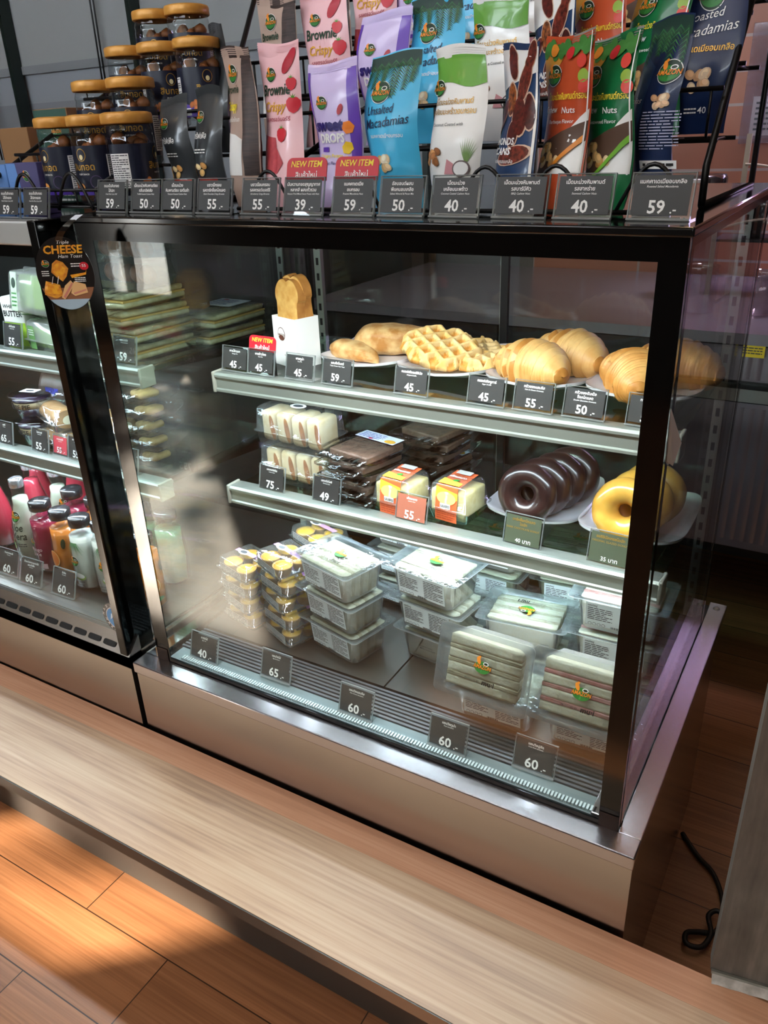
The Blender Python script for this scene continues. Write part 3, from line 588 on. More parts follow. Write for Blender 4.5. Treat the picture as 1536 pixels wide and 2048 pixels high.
class Pouch:
    """pillow pouch standing up, front facing -Y; graphics drawn on the curved front with self.wp(u, v, h) in metres"""
    def __init__(s, label, w, H, film, loc, rz, back=None, thick=.026, lean=0, group='snack pouches on the case top', bend=.0, seed=0, top=None, side=None, remap=True):
        s.w, s.H, s.t, s.bend, s.seed = w, H, thick, bend, seed
        s.rm = remap; s.root = thing('snack_pouch', label, 'snack pouch', loc, rz, group, rot=(lean, 0, rz)); s.film = film
        b = MB(); back = back or film; top = top or film
        b.grid(lambda u, v: s.pt((u-.5)*w, v*H), 18, 30, film); b.grid(lambda u, v: s.pt((.5-u)*w, v*H, back=True), 18, 30, back)
        bt = [s.pt((i/18-.5)*w, 0) for i in range(19)]+[s.pt((.5-i/18)*w, 0, back=True) for i in range(1, 18)]
        b.add(bt, [list(range(len(bt)))], back); b.build('pouch_body', s.root)
        b = MB()
        for k in range(4): z = H-.010+.0022*k; b.grid(lambda u, v: Vector(s.pt((u-.5)*w, z+v*.0012))+Vector((0, -.0006, 0)), 12, 1, top)
        b.build('heat_seal', s.root); s.b = MB()
    def pt(s, u, v, h=0, back=False):
        U = max(-1, min(1, 2*u/s.w)); V = v/s.H; f = max(0, 1-V/.92)
        prof = (f**.55)*(.55+.45*min(1, V/.25+.35)) if V < .92 else 0
        th = s.t*prof*(max(0, 1-abs(U)**2.4))**.75
        wr = (noise.noise((u*38+s.seed, v*26, s.seed*1.7))*.0028+noise.noise((u*90, v*70+s.seed, 3))*.0009)*(1-abs(U)**6)*(.35+.65*min(1, f*2))
        yb = s.bend*math.sin(PI*min(1, V*1.1))+.004*math.sin(V*7+s.seed)
        x = u*(1-.05*math.sin(V*PI*2+s.seed)) + .0035*math.sin(V*6+s.seed*2)
        z = v+(.003*math.sin(U*2+s.seed) if V > .8 else 0)*(V-.8)/.2
        return (x, (yb+th-(wr if back else 0)) if back else (yb-th+wr-h), z)
    def wp(s, u, v, h): return s.pt(u, .2*s.H+.8*v if s.rm else v, h+.0004)   # the printed design sits above the gusset
    def done(s): s.b.build('printed_front', s.root); return s.root
def straw(b, cx, cy, s, wp, h=.0006, rot=0):
    pts = [(cx+s*x, cy+s*y) for x, y in ((0, -1), (.45, -.75), (.75, -.2), (.75, .3), (.45, .6), (0, .65), (-.45, .6), (-.75, .3), (-.75, -.2), (-.45, -.75))]
    b.poly(pts, mat('strawberry_red', 'd22b3a', .4), wp, h=h)
    for k in range(5): a = PI*.1+k*PI*.2; b.poly([(cx-.1*s, cy+.55*s), (cx+.1*s, cy+.55*s), (cx+s*.55*math.cos(a), cy+.6*s+.45*s*math.sin(a))], mat('leaf_print', '5f9a33', .5), wp, h=h+.0003)
def nuts(b, cx, cy, s, n, wp, h=.0005, cols=('d9a86a', 'e8c796', 'b87b3f'), seed=1, spread=1.6, asp=.6):
    rd = random.Random(seed)
    for k in range(n):
        x = cx+rd.uniform(-1, 1)*s*spread; y = cy+rd.uniform(-.6, .6)*s*spread*asp*1.4; q = cols[k % len(cols)]; r = rd.uniform(0, PI)
        b.ell(x, y, s*.58, s*.42, mat('nut_edge_'+q, q, .5), wp, h+.00012*k, r, 14)
        b.ell(x+s*.06, y+s*.08, s*.36, s*.24, mat('nut_pale_'+q, '%02x%02x%02x' % tuple(min(255, int(int(q[i:i+2], 16)*1.13)) for i in (0, 2, 4)), .5), wp, h+.00012*k+.00008, r, 10)  # paler inner oval, part of the printed nut
def palm(b, w, H, wp, n=9, seed=1, h=.0006):
    rd = random.Random(seed); pal = (mat('palm_dark', '1f4a2e', .5), mat('palm_mid', '2f6a3c', .5), mat('palm_deep', '12352a', .5))
    b.poly([(-w/2+.001, H*.88), (w/2-.001, H*.88), (w/2-.001, H-.002), (-w/2+.001, H-.002)], pal[2], wp, h=h-.0002)
    for k in range(n):
        x = -w/2+w*(k+.5)/n; L = H*rd.uniform(.14, .30); dx = rd.uniform(-.3, .3)*w*.3
        for j in range(14):
            f = j/14; px, py = x+dx*f, H*.93-L*f; l = .010*(1-f*.6)
            for sg in (-1, 1):
                q = max(-w/2+.002, min(w/2-.002, px+sg*l)); b.poly([(px, py+.0012), (px, py-.0012), (q, py-l*.9)], pal[(k+j) % 2], wp, h=h+.0001*(j % 3))
def half(w, pts): return [(max(-w/2+.0008, min(w/2-.0008, x)), y) for x, y in pts]
def jar(label, loc, rz, group='gold-lidded jars on the wire rack'):
    t = thing('snack_jar', label, 'jar', loc, rz, group); R = .0335; NAVY = mat('jar_navy', '11172c', .35)
    b = MB(); b.lathe([(0, .002), (R-.004, .001), (R, .005), (R, .086), (R-.001, .09), (R, .094), (R-.001, .098), (R-.004, .106), (R-.004, .112)], PET, 36); b.build('clear_jar', t)
    b = MB(); n = 48; prof = [(0, .118), (R-.004, .118), (R+.001, .1165), (R+.002, .114), (R+.002, .1045), (R+.0005, .103), (R-.003, .103)]
    b.lathe(prof, mat('lid_gold_orange', 'dba24e', .35, .15, vary=(60, 'cc9140')), 48); b.build('lid', t)
    b = MB(); b.lathe([(R+.0004, .012), (R+.0004, .078)], NAVY, 40, a0=-PI*.5-PI*.72, a1=-PI*.5+PI*.62)
    wp = lambda u, v, h: ((R+.0007+h)*math.cos(-PI/2+u/R), (R+.0007+h)*math.sin(-PI/2+u/R), v)
    b.text('สิบทอด', 0, .046, .0085, GOLD, wp, 0, .015, maxw=.05); b.text('PUFF SNACK', 0, .0395, .0022, INK, wp, 0, .01)
    b.ell(0, .066, .0075, .0085, GOLD, wp, 0, n=20); b.ell(0, .066, .0066, .0076, NAVY, wp, .0002, n=20); b.ell(0, .063, .003, .0035, mat('cream_print', 'e6d9a8', .5), wp, .0004, n=12)
    b.ell(.017, .03, .009, .009, mat('ring_violet', '55406a', .5), wp, 0, n=20); b.ell(.017, .03, .008, .008, NAVY, wp, .0002, n=20)
    PV = mat('jar_violet', '5a3fb0', .4)
    b.poly([(-.04, .0125), (.035, .0125), (.03, .019), (.0, .021), (-.04, .03)], PV, wp, h=.0001); nuts(b, -.014, .024, .0085, 5, wp, .0004, ('c8763a', 'd8924a', 'b5652e'), 3)
    for s_, x0, x1 in ((1, .036, .058), (-1, -.073, -.045)):
        b.rect(x0, x1, .018, .066, WHITE, wp, .0002); b.lines(x0+.0015, x1-.0015, .02, .065, 16, GREY, wp, .0004, .45, 5)
    b.rect(-.042, -.03, .014, .024, WHITE, wp, .0002); b.build('label', t)
    b = MB(); rd = random.Random(5)
    for k in range(26):
        a = rd.uniform(0, 6.3); r = rd.uniform(.008, .0215); z = .012+.0032*k*.85
        bm = bmesh.new(); bmesh.ops.create_icosphere(bm, subdivisions=2, radius=.0095); q = Vector((rd.random()*9, 0, 0))
        for v in bm.verts: v.co *= 1+.35*noise.noise(v.co*90+q)
        b.addbm(bm, mat('curry_puff_brown', '9a5c2c', .5, vary=(70, '6e3c1c')), True, T(r*math.cos(a), r*math.sin(a), z+.006))
    o = b.build('curry_puffs', t); o['kind'] = 'stuff'; return t
TUBC = (-.056, .056, -.039, .039)
BREAD = mat('white_bread', 'fbf2da', .75, bump=(300, .4), vary=(160, 'f4e8c8')); FILLC = mat('crab_filling', 'ddd2b6', .6, vary=(120, 'c9bd9e')); FILLP = mat('ham_filling', 'e6b0a6', .55, vary=(110, 'd98a84'))
LABW = mat('label_pale', 'eaf2f3', .5)
def sandwich_box(label, loc, rz=0, fill=0, rot=None, front=1, group='boxed sandwiches on the case floor'):
    """tapered clear tub, film lid with emblem, product label, sandwiches inside"""
    t = thing('sandwich_box', label, 'sandwich box', loc, rz, group, rot=rot)
    H = .060; b = MB()
    def ring(fx, fy, z, r): 
        out = []
        for cx, cy, a0 in ((fx-r, fy-r, 0), (-fx+r, fy-r, PI/2), (-fx+r, -fy+r, PI), (fx-r, -fy+r, 1.5*PI)):
            for k in range(5): a = a0+k*PI/8; out.append((cx+r*math.cos(a), cy+r*math.sin(a), z))
        return out
    rings = [ring(.053, .037, .0015, .012), ring(.056, .040, .004, .012), ring(.063, .046, H, .013), ring(.0755, .055, H+.0008, .008)]
    v = sum(rings, []); f = [(i*20+k, i*20+(k+1) % 20, (i+1)*20+(k+1) % 20, (i+1)*20+k) for i in range(3) for k in range(20)]+[list(range(20))[::-1]]
    b.add(v, f, MILK, True); b.build('tub', t)
    b = MB(); b.prism([(p[0], p[1]) for p in ring(.075, .0545, 0, .008)], H+.0012, H+.0018, FILM); wp = lambda u, v, h: (u, v, H+.0021+h)
    emblem(b, .0, .004, .029, wp, .0002, False); b.text('mu·i', .012, -.0235, .0078, BLK, wp, .0004, .03, shear=.1); b.text('PRODUCED BY', -.014, -.0215, .0024, BLK, wp, .0004, .012); b.build('film_lid', t)
    b = MB(); k = 9
    cols = [BREAD, FILLP if fill else FILLC]
    for i in range(7):
        ed_ = (0, .0135, .0195, .033, .039, .0525, .0585, .0725); z0 = -.036+ed_[i]; z1 = -.036+ed_[i+1]-.0005; m_ = cols[i % 2]; ex = .0002 if i % 2 == 0 else -.0003
        bm = bmesh.new(); bmesh.ops.create_cube(bm, size=1); bmesh.ops.subdivide_edges(bm, edges=list(bm.edges), cuts=3, use_grid_fill=True)
        for q in bm.verts:
            x, y, z = q.co.x, q.co.y, q.co.z; hh = z+.5; sx = .051+.006*hh; d = noise.noise((x*9+i*3, hh*6, y*4))*.0016
            q.co = Vector((x*2*(sx-ex)+d, (z0 if y < 0 else z1)*(.94+.14*hh) if abs(y) > .49 else (z0+(z1-z0)*(y+.5))*(.94+.14*hh), .004+hh*.054+d-ex))
        b.addbm(bm, m_, True)
    b.build('sandwiches', t)
    if front:
        b = MB(); sg = -1 if front == 1 else 1
        def wl(u, v, h): 
            k_ = (v-.004)/.056; return (u, sg*(.0408+.006*k_+h), v)
        x0, x1 = -.047, .047
        b.rect(x0, x1, .012, .054, LABW, wl, .0003)
        b.lines(x0+.003, -.006, .022, .046, 7, BLK, wl, .0006, .4, 3); b.lines(.006, x1-.003, .016, .050, 10, BLK, wl, .0006, .4, 4); b.text('แซนวิชปู', x0+.003, .0478, .0030, BLK, wl, .0006, .02, align='L')
        for q in range(14): b.rect(-.008+q*.0013, -.008+q*.0013+(.0009 if q % 3 else .0005), .0115, .0155, BLK, wl, .0006)
        for q in range(4): b.ell(x0+.007+.007*q, .0145, .003, .0028, GREY, wl, .0005, n=10); b.ell(x0+.007+.007*q, .0145, .0024, .0022, LABW, wl, .0007, n=10)
        b.build('product_label', t)
    return t
def plate(label, loc, rz=0, w=.15, d=.19, group='white plates on the shelves'):
    t = thing('square_plate', label, 'plate', loc, rz, group); b = MB()
    def sq(u, v, top):
        a = 2*PI*u; e = .36+.5*max(0, .5-v)
        c, s_ = math.cos(a), math.sin(a); x = math.copysign(abs(c)**e, c); y = math.copysign(abs(s_)**e, s_); r = v
        corner = (abs(x*y))**1.5; z = .0 if r < .6 else ((r-.6)/.4)**2*(.009+.012*corner)
        return (x*w/2*r, y*d/2*r, z+(.007 if top else .003-(.003 if r < .5 else 0)))
    b.grid(lambda u, v: sq(u, .001+.999*v, True), 64, 12, PORC, wrap=True); b.grid(lambda u, v: sq(u, .001+.985*v, False), 64, 12, PORC, wrap=True, flip=True)
    b.grid(lambda u, v: sq(u, 1.0, True) if v < .5 else sq(u, .986, False), 64, 1, PORC, wrap=True, flip=True); b.build('dish', t); return t
def donut_mesh(mt, R=.031, r=.0165, sy=.92, seed=1):
    b = MB()
    def fn(u, v):
        a, c = 2*PI*u, 2*PI*v; n_ = 1+.045*noise.noise((math.cos(a)*2+seed, math.sin(a)*2, c*.3)); rr = R*n_
        return ((rr+r*n_*math.cos(c))*math.cos(a), r*sy*n_*math.sin(c)*(1.12 if math.sin(c) < 0 else .9), (rr+r*n_*math.cos(c))*math.sin(a))
    v = []; N, M = 56, 28
    for j in range(M):
        for i in range(N): v.append(fn(i/N, j/M))
    b.add(v, [(j*N+i, ((j+1) % M)*N+i, ((j+1) % M)*N+(i+1) % N, j*N+(i+1) % N) for j in range(M) for i in range(N)], mt, True); return b
def croissant(label, loc, rz, L=.14, R=.034, mt=None, seed=1, drizzle=None, tilt=0):
    b = MB(); nseg = 7
    def fn(u, v):
        t_ = v*2-1; a = 2*PI*u; env = (1-abs(t_)**2.3)**.62 if abs(t_) < 1 else 0
        ph = (abs(t_)*nseg*.62+.04*math.sin(a*2+seed)) % 1; step = .80+.26*(1-ph)**.8 if abs(t_) > .07 else 1.05
        rr = R*env*step*(1+.05*noise.noise((a*1.2, t_*5, seed)))+.0006
        rr *= 1+.012*math.sin(a*2+t_*34+seed)+.012*math.sin(t_*120+2*math.sin(a+seed))
        y0 = -.020*(t_*t_); z = math.sin(a)*rr*.92; return (t_*L/2*(1-.05*abs(math.sin(a*.5))), math.cos(a)*rr+y0, max(z, -R*.62)+R*.62)
    NU, NV = 48, 150; v = [fn(i/NU, j/NV) for j in range(NV+1) for i in range(NU)]; fa = []; fb = []
    for j in range(NV):
        for i in range(NU):
            t_ = abs((j+.5)/NV*2-1); a = 2*PI*(i+.5)/NU; ph = (t_*nseg*.62+.04*math.sin(a*2+seed)) % 1
            (fb if (ph > .93 or t_ > .93) and t_ > .07 else fa).append((j*NU+i, (j+1)*NU+i, (j+1)*NU+(i+1) % NU, j*NU+(i+1) % NU))
    b.add(v, fa, mt, True); sm_ = b.m(mat('croissant_seam', 'c98f46', .45, vary=(60, 'b87a36')))
    for q in fb: b.f.append(list(q)); b.mi.append(sm_); b.sm.append(True)
    o = b.build('croissant', None, loc, (tilt, 0, rz)); tag(o, label, 'croissant', 'croissants on the top shelf'); return o
def bottle(label, loc, liquid, kind, rz=0, cap='1b1c20', group='bottled drinks in the left case', s=1.0, graphics=None, name='juice_bottle'):
    t = thing(name, label, 'bottle', loc, rz, group); b = MB()
    if kind == 'tall': pr = [(0, .001), (.026, .001), (.03, .006), (.030, .07), (.027, .10), (.017, .14), (.0125, .165), (.0125, .178)]; hz = .178; cr = .015
    else: pr = [(0, .001), (.025, .001), (.029, .006), (.0295, .06), (.027, .09), (.021, .118), (.0185, .126), (.0185, .134)]; hz = .134; cr = .0215
    pr = [(r*s, z*s) for r, z in pr]; hz *= s; cr *= s
    b.lathe([(r*1.03+.0006 if r else 0, z) for r, z in pr], PET, 28); b.build('clear_bottle', t)
    b = MB(); zl = hz*.86; lp = [(r*.95, max(z, .003)) for r, z in pr if z < zl]; b.lathe(lp+[(lp[-1][0]*.97, zl), (0, zl)], liquid, 28); b.build('drink', t)
    b = MB(); b.lathe([(0, hz+.0195*s), (cr*.88, hz+.0195*s), (cr, hz+.017*s), (cr, hz+.002), (cr*.95, hz)], mat('cap_'+cap, cap, .25, .8 if cap == 'c9ccd2' else 0, coat=.5), 28); b.lathe([(0, hz+.001), (cr*.95, hz+.001)], mat('cap_'+cap, cap), 28); b.build('cap', t)
    if graphics:
        b = MB()
        def wp(u, v, h):
            r = .03*s
            for (r0, z0), (r1, z1) in zip(pr, pr[1:]):
                if z0 <= v <= z1 and z1 > z0: r = r0+(r1-r0)*(v-z0)/(z1-z0)
            r = r*1.03+.0012+h; a = -PI/2+u/max(r, .01); return (r*math.cos(a), r*math.sin(a), v)
        graphics(b, wp, s); b.build('label', t)
    return t
def clam_box(b_, w, d, h, mt, z=0, tap=.86, lip=.004):
    """clear clamshell walls as one surface: lower tray, lip, tapered upper lid"""
    def r4(fx, fy, zz, r=.006):
        out = []
        for cx, cy, a0 in ((fx-r, fy-r, 0), (-fx+r, fy-r, PI/2), (-fx+r, -fy+r, PI), (fx-r, -fy+r, 1.5*PI)):
            for k in range(4): a = a0+k*PI/6; out.append((cx+r*math.cos(a), cy+r*math.sin(a), zz+z))
        return out
    rings = [r4(w/2*tap, d/2*tap, .001), r4(w/2, d/2, h*.32), r4(w/2+lip, d/2+lip, h*.33), r4(w/2+lip, d/2+lip, h*.37), r4(w/2, d/2, h*.38), r4(w/2*tap, d/2*tap, h*.94), r4(w/2*tap-.004, d/2*tap-.004, h)]
    v = sum(rings, []); f = [(i*16+k, i*16+(k+1) % 16, (i+1)*16+(k+1) % 16, (i+1)*16+k) for i in range(6) for k in range(16)]+[list(range(16))[::-1], [96+k for k in range(16)]]
    b_.add(v, f, mt, True)
def crinkle_bag(b, w, d, h, mt, seed=1, fr=.02):
    """clear bag pulled over something flat: puffed box with wrinkled ends"""
    bm = bmesh.new(); bmesh.ops.create_cube(bm, size=1); bmesh.ops.subdivide_edges(bm, edges=list(bm.edges), cuts=9, use_grid_fill=True)
    for q in bm.verts:
        x, y, z = q.co*2; e = max(0, abs(y)-.7)/.3; zz = z*h/2*(1-.75*e)
        n_ = Vector((noise.noise((x*3, y*4, seed)), noise.noise((x*3+5, y*4, seed)), noise.noise((x*5+9, y*5, seed+z))))
        q.co = Vector((x*w/2, y*(d/2+fr*e), zz+h/2))+n_*.003*(.4+e*1.6)
    b.addbm(bm, mt, True)

# ================================================================== CASE-TOP: RACK, JARS, POUCHES, TAGS
TZ = .906
rk = thing('display_rack', 'black wire rack carrying the tiered snack pouches on the case top', 'rack', (.55, .33, TZ)); O = T(-.55, -.33, -TZ)
for x in (.112, .847):
    b = MB(O); b.tube([(x, .19, TZ+.003), (x, .19, .948), (x, .345, 1.12), (x, .42, 1.24), (x, .545, 1.24), (x, .545, TZ+.003), (x, .19, TZ+.003)], .004, BLKM, 8); b.build('side_frame', rk)
for yb, zb, zr, dz in ((.235, .972, 1.022, .12), (.355, 1.05, 1.10, .11), (.45, 1.13, 1.18, .09)):
    b = MB(O)
    for y, z in ((yb, zb), (yb, zr), (yb+dz, zb)): b.tube([(.112, y, z), (.847, y, z)], .0026, BLKM, 6)
    for k in range(16): x = .125+.0473*k; b.tube([(x, yb, zr), (x, yb, zb), (x, yb+dz, zb)], .0017, BLKM, 6)
    b.build('wire_tier', rk)
for x0 in (.30, .43, .60, .68, .78):
    b = MB(O); b.tube([(x0+.07*k/14, .098, TZ+.004+.045*math.sin(PI*k/14)) for k in range(15)], .0022, BLKM, 6); b.build('front_loop', rk)
b = MB(O); b.tube([(.28, .098, TZ+.004), (.845, .098, TZ+.004)], .0026, BLKM, 6); b.build('front_rail', rk)
b = MB(O); b.tube([(.272, .22, .950), (.403, .25, 1.03)], .0035, BLKM, 8); b.build('brace_rod', rk)
jr = thing('jar_rack', 'black stepped wire rack under the gold-lidded jars', 'rack', (.0, .28, TZ)); O = T(0, -.28, -TZ)
tiers = ((.078, .152, .915, .132), (.158, .232, .964, .058), (.237, .311, 1.014, .124), (.318, .392, 1.070, .045))
for y0, y1, z, xr in tiers:
    b = MB(O)
    for y in (y0, (y0+y1)/2, y1): b.tube([(-.23, y, z-.003), (xr, y, z-.003)], .0024, BLKM, 6)
    b.tube([(-.23, y0-.003, z+.02), (xr, y0-.003, z+.02)], .0024, BLKM, 6)
    for k in range(int((xr+.22)/.043)+1): x = -.22+.043*k; b.tube([(x, y0-.003, z+.02), (x, y0, z-.003), (x, y1, z-.003)], .0016, BLKM, 6)
    b.build('wire_tier', jr)
for x in (-.23, .04):
    b = MB(O)
    b.tube([(x, .076, TZ), (x, .076, .935), (x, .392, 1.088), (x, .392, TZ)], .0035, BLKM, 8); b.build('side_frame', jr)
for x0 in (-.150, -.045): b = MB(O); b.tube([(x0+.075*k/14, .074, TZ+.002+.05*math.sin(PI*k/14)) for k in range(15)], .0025, BLKM, 6); b.build('front_loop', jr)
jar_first = None
JP = [((.084, .113, .915), 115, 'front-row gold-lidded jar with its white nutrition panel facing out, nearest the grey pouches'),
      ((.009, .116, .915), 8, 'front-row gold-lidded jar with pink-violet print, middle of the bottom three'),
      ((-.066, .119, .915), -4, 'front-row gold-lidded jar at the far left, violet print on navy label'),
      ((.018, .193, .964), 30, 'second-row gold-lidded jar directly behind the bottom right jar'),
      ((-.060, .196, .964), 25, 'second-row gold-lidded jar behind the left two bottom jars'),
      ((.086, .272, 1.014), 60, 'third-row gold-lidded jar at right, next to the dark grey pouch'),
      ((.008, .275, 1.014), 62, 'third-row gold-lidded jar in the middle with white panel showing'),
      ((-.066, .278, 1.014), 40, 'third-row gold-lidded jar at left end of its row'),
      ((.002, .352, 1.070), 40, 'topmost-row gold-lidded jar at right, highest of the pile'),
      ((-.072, .354, 1.070), 35, 'topmost-row gold-lidded jar at left, smallest looking of the pile')]
for p, a, lb in JP:
    if jar_first is None: jar_first = jar(lb, p, math.radians(a))
    else: dup(jar_first, p, math.radians(a), lb)
PLAST = dict(rough=.28, coat=.25)
def film(nm, h): return mat('film_'+nm, h, .30, coat=.3, bump=(60, .12))
F_PINK, F_LIL, F_PUR, F_BLUE = film('pink', 'f6c4c8'), film('lilac', 'd0c0ea'), film('purple', '6a45b5'), film('blue', '4cc0ec')
F_WHT, F_GRN, F_NAVY, F_ORG, F_DGR, F_SLATE, F_BRN, F_MID = film('white', 'f4f3ee'), film('grass', '69a63c'), film('navy', '223f66'), film('orange', 'c4512c'), film('forest', '0f6a3a'), film('slate', '34383b'), film('beige', 'b9a091'), film('midnight', '16284e')
WOODP = mat('print_dark_wood', '4a3a36', .5, vary=(1, '2e2422', (30, 30, 400)))
def g_pink(P):
    b, wp, w, H = P.b, P.wp, P.w, P.H
    emblem(b, -.013, H*.77, .021, wp); b.text('Brownie', -.004, H*.62, .0155, mat('script_green', '1d3a26', .4), wp, .0005, .02, maxw=w*.72, shear=.25); b.text('Crispy', -.006, H*.50, .014, mat('script_gold', 'e0a93a', .4), wp, .0005, .02, maxw=w*.6, shear=.25)
    b.text('รสสตรอว์เบอร์รี', -.002, H*.425, .0058, mat('script_red', 'a8384a', .5), wp, .0005, .01, maxw=w*.7)
    straw(b, .026, H*.70, .011, wp); straw(b, .028, H*.55, .014, wp); straw(b, .008, H*.33, .013, wp); b.ell(.022, H*.86, .008, .02, mat('pod_red', 'b4283a', .3), wp, .0006, -.5, 16)
    b.poly(half(w, [(-w/2, .004), (.0, .004), (.012, .02), (.0, H*.22), (-.004, H*.3), (-w/2, H*.33)]), mat('brownie_red', 'c9555a', .4, vary=(90, 'a83a44')), wp, h=.0004)
def g_lilac(P):
    b, wp, w, H = P.b, P.wp, P.w, P.H
    b.poly(half(w, [(w/2, .002), (w/2, H-.012), (w*.31, H-.012), (w*.30, H*.5), (w*.36, H*.2), (w*.36, .002)]), F_PUR, wp, h=.0003); b.poly(half(w, [(-w/2, H*.2), (-w*.45, H*.2), (-w*.44, H-.012), (-w/2, H-.012)]), F_PUR, wp, h=.0003)
    emblem(b, -.016, H*.66, .019, wp); b.text('sweet', -.008, H*.43, .016, mat('deep_violet', '2a1a6a', .35), wp, .0006, .05, maxw=w*.62); b.text('DROPS', -.004, H*.33, .012, INK, wp, .0006, .04, maxw=w*.55)
    b.rect(-.022, -.010, H*.25, H*.29, F_PUR, wp, .0005); b.text('Crispy Potato', -.006, H*.2, .005, YEL, wp, .0006, .015, maxw=w*.55); b.text('ily fat Flavor', -.006, H*.14, .0042, mat('deep_violet', '2a1a6a'), wp, .0006, .01, maxw=w*.5)
    for x, y, c, a in ((.022, .45, 'f0862a', .2), (.021, .28, 'f2cb2e', -.2), (.02, .16, 'f4ecc0', .4)): b.ell(x, H*y, .0085, .0095, mat('cube_'+c, c, .35), wp, .0007, a, 6); b.ell(x-.001, H*y+.002, .0055, .005, mat('cubeb_'+c, c, .3), wp, .0009, a, 6)
    b.ell(.012, H*.6, .0035, .008, mat('seed_red', 'b23240', .4), wp, .0006, -.4, 12)
def g_blue(P):
    b, wp, w, H = P.b, P.wp, P.w, P.H
    palm(b, w, H, wp, 7, 4); emblem(b, -.012, H*.70, .029, wp); SC = mat('script_navy', '12224a', .4)
    b.text('Unsalted', -.008, H*.53, .0115, SC, wp, .0006, .004, maxw=w*.52, shear=.35, rot=.08); b.text('Macadamias', -.0, H*.43, .0125, SC, wp, .0006, .004, maxw=w*.82, shear=.35, rot=.1); b.text('แมคคาเดเมียอบกรอบ', 0, H*.34, .005, INK, wp, .0006, .01, maxw=w*.62)
    nuts(b, -.014, H*.13, .012, 9, wp, .0005, ('d9c39a', 'eadfc4', 'c8a970'), 6)
def g_coco(P):
    b, wp, w, H = P.b, P.wp, P.w, P.H
    b.poly(half(w, [(-w/2, H*.72)]+[(-w/2+w*k/8, H*(.72+.025*math.sin(k*.8))) for k in range(1, 8)]+[(w/2, H*.72), (w/2, H-.012), (-w/2, H-.012)]), F_GRN, wp, h=.0003)
    emblem(b, -.032, H*.70, .022, wp); b.text('เม็ดมะม่วงหิมพานต์', -.006, H*.575, .0068, GOLD, wp, .0006, .015, maxw=w*.78); b.text('เคลือบมะพร้าวอบกรอบ', -.004, H*.50, .0068, GOLD, wp, .0006, .015, maxw=w*.84); b.text('Coconut Coated with', -.008, H*.41, .004, GREY, wp, .0006, .005, maxw=w*.6)
    nuts(b, -.026, H*.18, .0105, 10, wp, .0005, ('b87b4a', 'd29a62', '8f5a30'), 4, 1.2, .9); b.ell(.02, H*.08, .011, .011, mat('coco_shell', '6a5a5a', .5), wp, .0008, n=18); b.ell(.02, H*.08, .009, .009, WHITE, wp, .001, n=18); b.poly([(-.002, .006), (.014, .006), (.01, .02), (.0, .026)], mat('coco_pink', 'c98a90', .5), wp, h=.0007)
    for k in range(9): b.poly([(.024, H*.12), (.026, H*.12), (.024+.016*math.cos(.7+k*.18), H*.12+.034*math.sin(.7+k*.18))], mat('pine_leaf', '7a9a58', .5), wp, h=.0006)
def g_almond(P):
    b, wp, w, H = P.b, P.wp, P.w, P.H
    b.poly(half(w, [(-w/2, H*.66), (-w*.2, H*.70), (0, H*.82), (w*.2, H*.74), (w/2, H*.78), (w/2, H-.008), (-w/2, H-.008)]), F_WHT, wp, h=.0003); b.poly(half(w, [(w*.46, .002), (w/2, .002), (w/2, H-.006), (w*.46, H-.006)]), F_WHT, wp, h=.0006)
    PC = ('6e2a22', '8a3a2a', '5a2420')
    for x, y, rx, ry, a, c in ((-.01, .86, .009, .022, .5, PC[0]), (.018, .72, .010, .026, -.3, PC[1]), (-.006, .60, .010, .02, .1, 'b8682e'), (.014, .47, .012, .024, .2, PC[0]), (-.028, .47, .009, .024, -.5, PC[1]), (.03, .5, .008, .022, .1, PC[2]), (.026, .9, .009, .02, -.2, PC[1]), (.006, .34, .009, .016, .1, PC[2]), (.012, .18, .024, .011, .25, PC[1])):
        b.ell(x, H*y, rx*1.15, ry*1.1, mat('nut_rim_cream', 'd9b9a0', .4), wp, .0005, a, 16); b.ell(x, H*y, rx, ry, mat('pecan_'+c, c, .28, vary=(220, '3f1814')), wp, .0008, a, 16)
    b.text('ALMONDS', -.012, H*.26, .0085, INK, wp, .0012, .03, maxw=w*.62); b.text('PECANS', -.012, H*.185, .0085, INK, wp, .0012, .03, maxw=w*.55); b.text('อัลมอนด์พีแคนอบเกลือ', -.008, H*.12, .0045, INK, wp, .0012, .01, maxw=w*.6)
